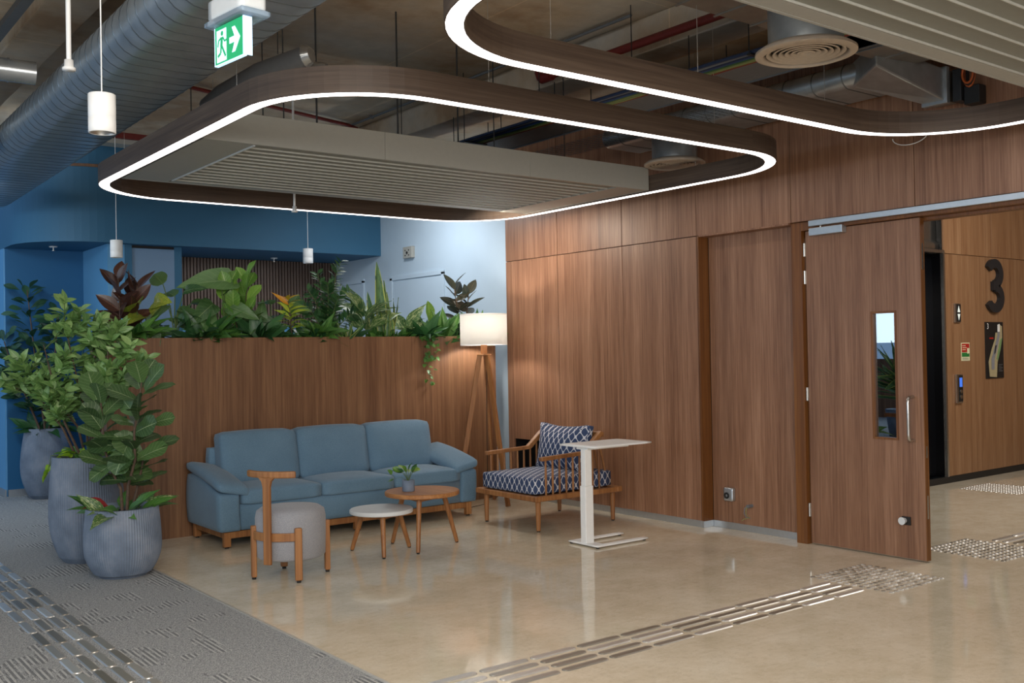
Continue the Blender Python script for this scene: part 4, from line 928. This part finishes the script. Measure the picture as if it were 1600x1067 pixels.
for a in (math.radians(-82), math.radians(38), math.radians(158)):
    c, s_ = math.cos(a), math.sin(a)
    l_ = MB().box(-0.013, -0.024, 0, 0.013, 0.024, 1.0).build('leg', 'oak', fl_, bevel=0.003)
    A = Vector((0.30*c, 0.30*s_, 0.004)); B = Vector((0.045*c, 0.045*s_, 1.475)); d = B-A
    Z = d.normalized(); Xv = Vector((-s_, c, 0)); Yv = Z.cross(Xv)
    mt = Matrix((Xv, Yv, Z)).transposed().to_4x4(); l_.data.transform(Matrix.Translation(A) @ mt @ Matrix.Diagonal((1, 1, d.length, 1)))
MB().tube([(0.02, -0.02, 1.47), (0.0, -0.03, 0.9), (-0.02, -0.05, 0.3), (-0.08, -0.10, 0.02), (-0.30, -0.12, 0.008), (-0.42, -0.05, 0.008)], 0.003, 6).build('power_cord', 'rubber', fl_)

# ================================================================== LEAVES AND PLANTS
def leaf_mesh(name, mat, shape='ovate', wid=0.4, bend=0.25, fold=0.18, nl=8, nw=4, wave=0.0):
    vs, fs, uvs = [], [], []
    def w(t):
        if shape == 'ovate': return math.sin(PI*t**0.8)**0.85
        if shape == 'obovate': return math.sin(PI*t**1.5)**0.8*1.0
        if shape == 'lance': return math.sin(PI*t**0.85)**1.3
        if shape == 'sword': return min(1, t*3+0.5)*(1-t**5)*(0.9 if t > .5 else 1)
        if shape == 'heart': return (math.sin(PI*min(1, (t+0.12)/1.12)**0.62))**0.8 if t > 0 else 0.55
        if shape == 'fiddle': return (0.34+0.66*t)*math.sin(PI*min(1, (t*0.9+0.1)))**0.45 if t < 1 else 0
    for i in range(nl+1):
        t = i/nl; ww = max(0.004, (w(t) or 0))*wid/2
        for j in range(nw+1):
            s = j/nw*2-1
            x = t; y = s*ww; z = abs(s)*fold*ww*1.0 - bend*t*t + wave*math.sin(t*14+j)*abs(s)*0.03
            vs.append((x, y, z)); uvs.append((t, (s+1)/2))
    for i in range(nl):
        for j in range(nw):
            a = i*(nw+1)+j; fs.append((a, a+nw+1, a+nw+2, a+1))
    me = bpy.data.meshes.new(name); me.from_pydata(vs, [], fs); me.polygons.foreach_set('use_smooth', [True]*len(fs))
    uv = me.uv_layers.new(name='UVMap')
    for l in me.loops: uv.data[l.index].uv = uvs[l.vertex_index]
    me.materials.append(M[mat]); me['raw'] = 1; return me
def lmat(pos, d, size, roll=0.0, upv=Vector((0, 0, 1))):
    d = Vector(d).normalized(); u = upv - d*upv.dot(d)
    if u.length < 1e-3: u = d.orthogonal()
    u.normalize(); y = u.cross(d)
    m = Matrix((d, y, u)).transposed().to_4x4()
    return Matrix.Translation(pos) @ m @ Matrix.Rotation(roll, 4, 'X') @ Matrix.Scale(size, 4)
TOCAM = Vector((-0.61, -0.79, 0.0))
def leaf(parent, me, pos, d, size, roll=0.0, label=None, name='leaf'):
    up = Vector((0, 0, 0.75)) + TOCAM*U(0.1, 1.0) + Vector((U(-.45, .45), U(-.45, .45), U(-.2, .2)))
    return share(name, me, parent, lmat(pos, d, size, roll*0.6, up), label)
U = random.uniform
def sph(az, el): return Vector((math.cos(el)*math.cos(az), math.cos(el)*math.sin(az), math.sin(el)))
U = random.uniform
def joined(name, me, mats, mat, parent, kind=None):
    mb = MB(); uvs = []
    src = [v.co.copy() for v in me.vertices]; fcs = [tuple(p.vertices) for p in me.polygons]; luv = [tuple(l.uv) for l in me.uv_layers[0].data]
    for m_ in mats: mb.add([m_ @ v for v in src], fcs, True); uvs += luv
    o = mb.build(name, mat, parent, kind=kind); uv = o.data.uv_layers.new(name='UVMap')
    for i, q in enumerate(uvs): uv.data[i].uv = q
    return o

# pots -------------------------------------------------------------
def pot(t, rm, rt, rb, H, n_rib=90):
    prof = []
    for i in range(19):
        k = i/18; z = 0.0+H*k
        if k < 0.45: r = rb+(rm-rb)*math.sin(k/0.45*PI/2)**0.75
        else: r = rt+(rm-rt)*math.cos((k-0.45)/0.55*PI/2)**1.1
        prof.append((r, z))
    prof[0] = (rb*0.93, 0.0); prof.insert(1, (rb, 0.012))
    mb = MB(); n = n_rib*2; vs = []; fs = []
    for (r, z) in prof:
        for k in range(n): q = r*(1+(0.0055 if k % 2 else -0.0055)); vs.append((q*math.cos(2*PI*k/n), q*math.sin(2*PI*k/n), z))
    for i in range(len(prof)-1):
        for k in range(n): a, b_ = i*n+k, i*n+(k+1) % n; fs.append((a, b_, b_+n, a+n))
    mb.add(vs, fs, False)
    mb.lathe([(rt*1.004, H), (rt*0.90, H+0.002), (rt*0.88, H-0.07)], n=60)
    o = mb.build('pot', 'pot', t)
    MB().lathe([(0, H-0.04), (rt*0.6, H-0.045), (rt*0.9, H-0.05)], n=24).build('soil', 'soil', o)
    return o
def branch(parent, pts, r0, r1, mat='bark', name='branch', n=7):
    k = len(pts); return MB().tube(pts, [r0+(r1-r0)*i/(k-1) for i in range(k)], n).build(name, mat, parent)

FIG = leaf_mesh('fig_leaf', 'fig', 'fiddle', 1.0, 0.16, 0.12, 9, 6, 0.6)
SHR = leaf_mesh('shrub_leaf', 'shrub', 'ovate', 0.46, 0.22, 0.25, 5, 2)
DRK = leaf_mesh('dark_leaf', 'darkleaf', 'obovate', 0.46, 0.15, 0.2, 6, 4)
BUR = leaf_mesh('burgundy_leaf', 'burg', 'ovate', 0.50, 0.10, 0.22, 8, 4)
RUB = leaf_mesh('rubber_leaf', 'burggreen', 'ovate', 0.48, 0.10, 0.25, 8, 4)
PHI = leaf_mesh('philodendron_leaf', 'philo', 'heart', 0.52, 0.30, 0.25, 9, 6, 0.4)
BRI = leaf_mesh('bright_leaf', 'bright', 'obovate', 0.56, 0.2, 0.3, 8, 4, 0.5)
DEP = leaf_mesh('deep_leaf', 'deep', 'lance', 0.34, 0.35, 0.3, 6, 2)
SNK = leaf_mesh('snake_leaf', 'snake', 'sword', 0.14, 0.02, 0.5, 8, 4, 0.3)
DIE = leaf_mesh('variegated_leaf', 'dieff', 'lance', 0.42, 0.45, 0.3, 8, 4)
POT = leaf_mesh('pothos_leaf', 'pothos', 'heart', 0.8, 0.30, 0.3, 7, 4)
CRO = leaf_mesh('croton_leaf', 'croton', 'lance', 0.24, 0.5, 0.3, 6, 2)
YEL = leaf_mesh('yellow_green_leaf', 'yellowgreen', 'lance', 0.26, 0.5, 0.3, 6, 2)
LIM = leaf_mesh('lime_leaf', 'lime', 'heart', 0.8, 0.25, 0.3, 5, 4)
IVY = leaf_mesh('ivy_leaf', 'anth', 'heart', 0.9, 0.15, 0.2, 4, 4)
ZZL = leaf_mesh('zz_leaflet', 'zz', 'lance', 0.42, 0.12, 0.25, 4, 2)
ANT = leaf_mesh('underplant_leaf', 'anth', 'lance', 0.36, 0.35, 0.35, 7, 4)
VAR = leaf_mesh('variegated_under_leaf', 'dieff', 'lance', 0.38, 0.35, 0.35, 7, 4)
RED = leaf_mesh('red_spathe', 'redleaf', 'lance', 0.45, 0.2, 0.2, 6, 4)

# 1: fiddle leaf fig in the front pot (leaves placed after the photo)
f1 = thing('potted_fig', 'fiddle leaf fig in the short front blue grey pot', 'potted plant', (2.118, 7.252, 0))
pot(f1, 0.256, 0.238, 0.165, 0.475)
cR = Vector((0.79, -0.61, 0)); cD = Vector((0.61, 0.79, 0))     # across and away axes of the group
def at(a, z, d=0.0): return cR*a + cD*d + Vector((0, 0, z))
stems = [[at(0.0, 0.43), at(-0.01, 0.60), at(-0.08, 0.74), at(-0.12, 0.88), at(-0.14, 1.05, .02), at(-0.15, 1.22, .02)],
         [at(0.03, 0.43), at(0.05, 0.62, -.02), at(0.10, 0.80, -.02), at(0.09, 1.0), at(0.12, 1.15), at(0.15, 1.36)],
         [at(0.05, 0.43, .04), at(0.08, 0.58, .06), at(0.12, 0.75, .06), at(0.14, 0.90, .05)]]
for s_ in stems: branch(f1, s_, 0.012, 0.006, name='trunk')
def pt_on(s_, t):
    k = t*(len(s_)-1); i = min(int(k), len(s_)-2); return s_[i].lerp(s_[i+1], k-i)
random.seed(11)
for s_, n_, t0 in ((stems[0], 17, 0.26), (stems[1], 22, 0.2), (stems[2], 7, 0.4)):
    for i in range(n_):
        t = t0+(1-t0)*i/(n_-1); az = i*2.4+U(-.3, .3); el_ = U(0.05, 0.6)+0.5*t**3
        d = sph(az, el_); leaf(f1, FIG, pt_on(s_, t)+d*0.02, d, U(0.17, 0.235)*(1.0 if t < 0.97 else 0.8), U(-.5, .5))
for a, z, tt, sz, rl in ((-0.17, 1.22, (-.10, .9, -.35), .23, 0.0), (-0.14, 1.02, (-.35, .8, -.4), .22, .2), (0.17, 1.28, (.5, .75, -.2), .23, -.2), (0.12, 1.08, (.05, .85, -.45), .21, 0), (0.05, 0.92, (-.25, -.75, -.4), .24, .3), (0.0, 0.90, (-.85, .1, -.3), .22, -.3), (0.22, 1.05, (.9, .3, -.1), .16, .3), (-.05, .78, (-.8, -.45, -.3), .20, .1)):
    leaf(f1, FIG, at(a, z), cR*tt[0]+Vector((0, 0, tt[1]))+cD*tt[2], sz, rl)
# underplanting of the front pot
un = thing('underplant', 'glossy green and red foliage at the foot of the fig', 'plant', (2.118, 7.252, 0.43))
for i in range(22):
    az = i*2.4; r = U(0.05, 0.19); d = sph(az, U(0.15, 0.95)); leaf(un, ANT if i % 4 else VAR, Vector((r*math.cos(az), r*math.sin(az), 0)), d, U(0.17, 0.29), U(-.4, .4))
for d, sz in (((-.9, .35), .20), ((-.85, .1), .17)): leaf(un, RED, at(-0.10, 0.05), cR*d[0]+Vector((0, 0, d[1]))-cD*.3, sz, .2, 'red leaf')

# 2: tall middle pot with bushy pale shrub
f2 = thing('potted_shrub', 'bushy light green shrub in the tall middle pot', 'potted plant', (2.071, 7.981, 0))
pot(f2, 0.264, 0.235, 0.168, 0.785)
random.seed(5); tips = []
trunks = [[at(0, .75), at(-.06, 1.0), at(-.22, 1.2), at(-.42, 1.42)], [at(.02, .75), at(.0, 1.1), at(-.08, 1.45), at(-.15, 1.78)], [at(.05, .75, .05), at(.12, 1.1, .03), at(.16, 1.4), at(.20, 1.76)], [at(-.04, .75, -.05), at(-.12, 1.0, -.12), at(-.28, 1.2, -.1), at(-.50, 1.30, -.05)], [at(0.05, .75, -.03), at(.10, 1.05, -.1), at(.22, 1.25, -.06), at(.34, 1.50, 0)], [at(0, .75, .06), at(.0, 1.2, .12), at(.02, 1.5, .15), at(.03, 1.72, .12)], [at(0, .75, -.06), at(-.1, 1.05, -.14), at(-.2, 1.35, -.1), at(-.30, 1.62, -.02)]]
for tkk in trunks:
    branch(f2, tkk, 0.011, 0.004, name='branch')
    for q in range(15):
        t = U(0.34, 1.0); p0 = pt_on(tkk, t); dd = (cR*U(-1, 1)+cD*U(-.8, .8)+Vector((0, 0, U(0.1, 1.0)))).normalized(); L_ = U(.08, .19)
        p1 = p0+dd*L_*0.5; p2 = p0+dd*L_+Vector((0, 0, .03)); branch(f2, [p0, p1, p2], 0.004, 0.002, 'greenstem', 'twig', 5); tips.append((p1, p2, dd))
cnt = 0; extra = []
tips.sort(key=lambda q: q[1].dot(cD))
for j in range(13):
    for (p1, p2, dd) in tips:
        p = p1.lerp(p2, U(-.3, 1.1)); d = (dd*0.5+cR*U(-1, 1)+cD*U(-1, 1)+Vector((0, 0, U(-.4, .9)))).normalized()
        if cnt < 290: leaf(f2, SHR, p, d, U(0.085, 0.135), U(-.8, .8)); cnt += 1
        else: extra.append(lmat(p, d, U(0.08, 0.125), U(-.8, .8), Vector((0, 0, .75))+TOCAM*U(0, 1)+Vector((U(-.5, .5), U(-.5, .5), 0))))
joined('foliage', SHR, extra, 'shrub', f2, 'stuff')
un2 = thing('underplant', 'lime green trailing leaves over the tall pot rim', 'plant', (2.071, 7.981, 0.76))
for i in range(34):
    az = i*2.4; r = U(.08, .21); d = sph(az, U(-.1, .9)); leaf(un2, LIM if (i % 3) else IVY, Vector((r*math.cos(az), r*math.sin(az), U(0, .07))), d, U(.05, .09), U(-.5, .5))
for k in range(3):
    a = -0.22-0.012*k; branch(un2, [at(a+.05, .02), at(a-.02, .03), at(a-.05, -.05-.03*k)], .003, .002, 'greenstem', 'trailing_stem', 5)
    leaf(un2, LIM, at(a-.05, -.05-.03*k), -cR*.5+Vector((0, 0, -.6)), .075, .2)

# 3: dark tree in the alcove pot
f3 = thing('potted_tree', 'dark leaved small tree in the pot by the alcove', 'potted plant', (2.666, 11.90, 0))
pot(f3, 0.253, 0.205, 0.145, 0.765)
random.seed(9)
trs = [[at(0, .72), at(-.06, 1.2), at(-.12, 1.7), at(-.18, 2.28)], [at(.04, .72), at(.10, 1.2), at(.12, 1.6), at(.16, 1.98)], [at(-.05, .72), at(-.2, 1.1), at(-.34, 1.4), at(-.44, 1.72)], [at(0, .72, .1), at(-.12, 1.1, .1), at(-.25, 1.2, .05), at(-.40, 1.28, 0)]]
for tkk in trs:
    branch(f3, tkk, 0.014, 0.005)
    for i in range(80):
        t = 0.15+0.85*i/79; d = (sph(i*2.4, U(-.1, .7))*0.9+Vector((0, 0, .1))).normalized(); p = pt_on(tkk, t)
        d.y = min(d.y, 0.3); leaf(f3, DRK, p+d*U(0.0, 0.15), d, U(0.13, 0.19), U(-.6, .6))
un3 = thing('underplant', 'low dark green foliage around the alcove tree', 'plant', (2.666, 11.90, 0.74))
for i in range(26):
    az = i*2.4; d = sph(az, U(.1, .9)); r = U(.03, .16); leaf(un3, DEP, Vector((r*math.cos(az), r*math.sin(az), 0)), d, U(.2, .32), U(-.4, .4))

# planter top ------------------------------------------------------
ZS = 1.615; YP = PY+0.20
random.seed(21)
def base(name, label, x, y=YP): return thing(name, label, 'plant', (x, y, ZS))
def V(x, z, y=0.0): return Vector((x, y, z))
# burgundy rubber plant (left end)
r1 = base('rubber_plant', 'dark burgundy rubber plant at the left end of planter', 2.53)
for sx, sz in ((-.02, .56), (.14, .50)):
    s_ = [V(0, 0), V(sx*.5, sz*.5), V(sx, sz)]; branch(r1, s_, .008, .005)
    for i in range(12):
        t = .25+.75*i/11; d = (Vector((math.cos(i*2.4+sx*9), math.sin(i*2.4+sx*9)*.8, .45+.9*t**2))).normalized(); leaf(r1, BUR, pt_on(s_, t), d, U(.19, .26)*(1 if t < .95 else .85), U(-.5, .5))
# pothos with big hanging leaf
p1 = base('pothos', 'yellow green pothos with a big leaf over the planter edge', 2.74, YP-.03)
for d, sz, pz, px in (((-.3, -.75, .35), .26, .30, -.10), ((.2, -.9, .1), .20, .36, .05), ((-.75, -.5, -.05), .24, .24, -.02), ((.25, -.5, .8), .22, .2, 0)):
    leaf(p1, POT, V(px, pz), Vector(d), sz, U(-.3, .3)); branch(p1, [V(0, 0), V(px*.5, pz*.6), V(px, pz)], .005, .004, 'greenstem', 'stem')
leaf(p1, PHI, V(-.02, .17, -.10), Vector((.05, -.42, -.85)), .29, .1, 'long hanging leaf'); branch(p1, [V(0, 0), V(0, .2, -.04), V(-.02, .17, -.10)], .005, .004, 'greenstem', 'stem')
def philo(x, label, specs, me=PHI, y=YP):
    t = base('philodendron', label, x, y)
    for (px, pz, d, sz) in specs:
        branch(t, [V(0, 0), V(px*.35, pz*.6, .01), V(px, pz)], .006, .004, 'greenstem', 'stem'); leaf(t, me, V(px, pz), Vector(d), sz, U(-.3, .3))
    for i in range(10): leaf(t, me if i % 3 else DEP, V(U(-.14, .14), U(.0, .2), U(-.05, .16)), Vector((U(-1, 1), U(-.8, .4), U(.0, .9))), U(.18, .26), U(-.3, .3))
philo(2.98, 'large leaved philodendron beside the pothos', [(-.10, .52, (-.45, -.5, .30), .30), (.08, .46, (.35, -.7, .2), .22), (.02, .30, (.7, -.5, -.1), .26), (-.06, .34, (-.7, -.3, -.4), .24), (.1, .25, (.3, -.6, -.5), .28), (0, .42, (-.1, .7, .3), .24), (.14, .36, (.85, .1, .1), .24)])
philo(3.42, 'broad leaf plant with one long arching leaf', [(.12, .56, (-1.0, -.15, .06), .52), (-.10, .36, (-.6, -.5, -.35), .34), (.02, .34, (.55, -.6, -.25), .30), (-.18, .28, (-.1, -.8, -.5), .32), (.16, .24, (.85, -.3, .05), .34), (0, .44, (.3, .6, .4), .26), (-.02, .5, (-.2, .5, .6), .24)])
def upright(x, h, n_, me, label, name, sz=(.16, .22), y=YP, lean=(0,), spread=.8, up=.5, t0=.25, mat='bark'):
    t = base(name, label, x, y)
    for k, lx in enumerate(lean):
        hh = h*(1-.15*k); s_ = [V(lx*.2, 0), V(lx*.6, hh*.5), V(lx, hh)]; branch(t, s_, .007, .004, mat, 'stem')
        for i in range(n_):
            tt = t0+(1-t0)*i/(n_-1); d = Vector((math.cos(i*2.4+k)*spread, math.sin(i*2.4+k)*spread*.8, up+.8*tt**2)).normalized()
            leaf(t, me, pt_on(s_, tt), d, U(*sz)*(1-.25*tt), U(-.5, .5))
    return t
upright(3.60, .58, 11, BRI, 'bright green upright fig rising above the planter', 'bright_fig', (.22, .29), lean=(.03, -.15), spread=.65, up=.7)
philo(3.86, 'mid green philodendron in the planter middle', [(.0, .36, (-.6, -.5, .2), .26), (.12, .32, (.5, -.7, .05), .26), (-.12, .22, (-.6, -.6, -.3), .24), (.1, .18, (.6, -.6, -.3), .22), (.2, .34, (.4, .3, .6), .22)])
cr_ = base('croton', 'orange and yellow leaved croton in the planter', 4.00, YP-.13)
sc = [V(0, 0), V(-.01, .19), V(-.03, .40)]; branch(cr_, sc, .007, .004)
for i in range(22):
    tt = .35+.65*i/21; d = Vector((math.cos(i*2.4), math.sin(i*2.4)-.2, .4+.5*tt)).normalized(); leaf(cr_, CRO if tt > .86 else YEL, pt_on(sc, tt), d, U(.13, .18), U(-.5, .5), 'orange leaf' if tt > .86 else None)
# ZZ plant
zp = base('zz_plant', 'tall feathery ZZ plant with arching dark fronds', 4.42)
for k, (dx, dz, dy) in enumerate(((.13, .78, -.02), (-.02, .56, -.08), (-.16, .50, .02), (.22, .50, .02), (-.05, .66, .06), (.06, .44, -.12), (-.26, .36, -.05), (.30, .32, -.06), (.12, .60, .08))):
    s_ = [V(dx*.1, 0, dy*.1), V(dx*.35, dz*.5, dy*.4), V(dx*.7, dz*.82, dy*.8), V(dx*1.15, dz, dy)]; fr_ = branch(zp, s_, .006, .002, 'greenstem', 'frond')
    for i in range(22):
        t = .16+.84*i/21; p = pt_on(s_, t); tg = (pt_on(s_, min(1, t+.05))-pt_on(s_, t-.05)).normalized(); sd_ = tg.cross(Vector((.2, -1, .1))).normalized()*(1 if i % 2 else -1)
        leaf(fr_, ZZL, p, (sd_*1.0+tg*.65).normalized(), U(.12, .165)*(1-.4*t), U(-.4, .4), name='leaflet')
def rosette(name, label, x, n_, me, L0, L1, el0, el1, y=YP-.05, mes=None):
    t = base(name, label, x, y)
    for i in range(n_):
        az = i*2.4; el_ = el0+(el1-el0)*i/(n_-1); leaf(t, (mes or [me])[i % len(mes or [me])], Vector((.02*math.cos(az), .02*math.sin(az), 0)), sph(az, el_), U(L0, L1), U(-.3, .3))
    return t
rosette('bromeliad', 'small yellow edged bromeliad under the ZZ plant', 4.55, 10, SNK, .16, .26, .3, 1.3, YP-.12)
rosette('fern', 'dark green fern tuft left of the croton', 4.22, 22, DEP, .16, .26, .2, 1.2, YP-.05)
rosette('fern', 'dark green fern tuft at the foot of the ZZ plant', 4.66, 20, DEP, .16, .25, .2, 1.2, YP)
die = base('dieffenbachia', 'pale variegated dieffenbachia left of the snake plant', 4.84)
for i in range(13):
    az = i*2.4; d = sph(az, U(.5, 1.1)); b0 = Vector((.03*math.cos(az), .03*math.sin(az), U(.05, .28))); leaf(die, DIE, b0, d, U(.24, .36), U(-.4, .4))
branch(die, [V(0, 0), V(0, .3)], .01, .008, 'greenstem', 'stem')
sn = base('snake_plant', 'tall snake plant with yellow edged sword leaves', 5.05)
for (dx, h, lx, dy) in ((-.06, .80, -.04, 0), (-.10, .42, -.10, -.03), (.02, .50, .02, -.05), (.05, .62, .03, .05), (-.16, .52, -.22, .02), (.10, .44, .10, -.04), (.14, .46, .22, .02), (-.02, .34, 0, -.09), (.08, .36, -.08, -.09), (-.08, .30, .05, -.1)):
    leaf(sn, SNK, V(dx*.5, 0, dy), Vector((lx, U(-.05, .05), 1)), h, U(-1.2, 1.2)+PI*(dx > 0))
agl = base('aglaonema', 'broad silvery green leaves right of the snake plant', 5.30)
for (d, sz, z) in (((.25, -.3, .8), .32, .12), ((.85, -.35, .45), .30, .10), ((-.7, -.4, .5), .28, .08), ((.6, .3, .8), .28, .1), ((-.2, -.8, .5), .26, .1), ((-.35, .5, .9), .30, .1), ((.95, 0, .15), .26, .08)):
    leaf(agl, DIE, V(0, z), Vector(d), sz, U(-.3, .3))
branch(agl, [V(0, 0), V(0, .14)], .01, .008, 'greenstem', 'stem')
pl = base('peace_lily', 'single upright lime leaf plant before the pale door', 5.56)
for (d, sz, z, me) in (((.08, -.1, 1), .24, .18, BRI), ((.8, -.4, .3), .26, .10, DIE), ((-.8, -.3, .6), .22, .08, BRI), ((.5, -.3, .6), .22, .08, DEP), ((-.3, -.6, .4), .2, .05, DEP)): leaf(pl, me, V(0, z), Vector(d), sz, U(-.3, .3))
branch(pl, [V(0, 0), V(0, .2)], .006, .004, 'greenstem', 'stem')
# trailing ivy over the front
iv = base('ivy', 'trailing ivy hanging down the front of the planter', 5.40, PY+.06)
sv = [V(0, 0), V(.01, .07, -.05), V(.02, .03, -.085), V(.03, -.12, -.085), V(.0, -.22, -.085), V(.02, -.32, -.08), V(.01, -.42, -.08)]; branch(iv, sv, .003, .0015, 'greenstem', 'stem', 5)
for i in range(60):
    t = U(.02, 1)**1.3; w_ = .09*(1-t)+.025; p = pt_on(sv, t)+Vector((U(-w_, w_), U(-.03, .0), U(-.01, .01)-(.0 if t > .2 else 0))); leaf(iv, IVY, p, Vector((U(-1, 1), -.5, U(-1, .2))), U(.035, .06), U(-.5, .5))
# right rubber plant
r2 = base('rubber_plant', 'two stemmed dark rubber plant beside the lamp shade', 5.98)
for sx, sz, k in ((-.10, .58, 0), (.08, .50, 1.3)):
    s_ = [V(0, 0), V(sx*.6, sz*.5), V(sx, sz)]; branch(r2, s_, .008, .005)
    for i in range(10):
        t = .36+.64*i/9; sgn = 1 if i % 2 else -1; d = Vector((sgn*.85, math.sin(i*2+k)*.5, .35+.9*t**3)).normalized(); leaf(r2, RUB, pt_on(s_, t), d, U(.17, .23), U(-.6, .6))
# filler plants, low leafy tufts along the trough
fill = [(2.62, ANT, 'low green tuft under the burgundy rubber plant'), (3.18, DEP, 'dark tuft between the two philodendrons'), (3.30, ANT, 'glossy tuft under the arching leaf'), (3.72, DEP, 'dark tuft right of the bright fig'), (3.95, IVY, 'small ivy clump before the croton'), (4.30, ANT, 'glossy tuft right of the croton'), (4.95, IVY, 'ivy clump at the foot of the snake plant'), (5.17, IVY, 'ivy clump spilling right of the snake plant'), (5.45, DEP, 'dark tuft behind the trailing ivy'), (5.68, ANT, 'glossy tuft right of the upright lime leaf'), (5.82, DEP, 'dark tuft left of the right rubber plant'), (5.95, LIM, 'round leaved clump left of the lamp shade'), (6.12, ANT, 'glossy tuft at the right end of planter')]
for x, me, lb in fill:
    t = base('foliage_tuft', lb, x, YP-.08); big_ = me in (ANT, DEP)
    for i in range(44 if big_ else 44):
        az = i*2.4; r = U(.01, .07) if big_ else U(.02, .12); leaf(t, me, Vector((r*math.cos(az), r*math.sin(az)*.7, U(0, .08))), sph(az, U(.15, 1.25)), U(.16, .30) if big_ else U(.06, .09), U(-.5, .5))
# small pot on the wooden table
sp = thing('potted_seedling', 'small green plant in a grey cup on the wooden table', 'potted plant', (4.12, 6.72, 0.437))
MB().lathe([(0, 0), (0.045, 0), (0.048, 0.004), (0.048, 0.088), (0.043, 0.088), (0.043, 0.07), (0, 0.07)], n=36).build('pot', 'pot', sp)
random.seed(3)
for i in range(15):
    az = i*2.4; d = sph(az, U(.15, 1.1)); L_ = U(.05, .10); p = Vector((0, 0, .07)); q = p+Vector((d.x*.05, d.y*.05, .04+L_*.5)); branch(sp, [p, p.lerp(q, .5)+Vector((0, 0, .01)), q], .0015, .001, 'greenstem', 'stem', 5)
    leaf(sp, (BRI, DEP, ANT)[i % 3], q, d, U(.06, .085), U(-.4, .4))
branch(sp, [Vector((0, 0, .08)), Vector((-.05, .03, .11)), Vector((-.09, .05, .10)), Vector((-.11, .06, .14))], .0015, .001, 'greenstem', 'stem', 5); leaf(sp, IVY, Vector((-.11, .06, .14)), Vector((-.6, 0, .6)), .05); leaf(sp, DEP, Vector((-.10, .05, .10)), Vector((-.8, 0, -.2)), .05)
# spiky palm on the office side (seen only in the door glass)
pm = thing('spiky_palm', 'spiky yucca standing by the windows on the left', 'plant', (-2.2, 9.3, 0))
MB().lathe([(0, 0), (0.18, 0), (0.24, 0.45), (0.22, 0.45), (0, 0.42)], n=32).build('pot', 'pot', pm); branch(pm, [Vector((0, 0, .4)), Vector((0, 0, .9))], .03, .02, name='trunk')
for i in range(60): leaf(pm, SNK, Vector((0, 0, U(.6, 1.0))), sph(i*2.4, U(-.2, 1.3)), U(.5, .8), U(-1, 1))
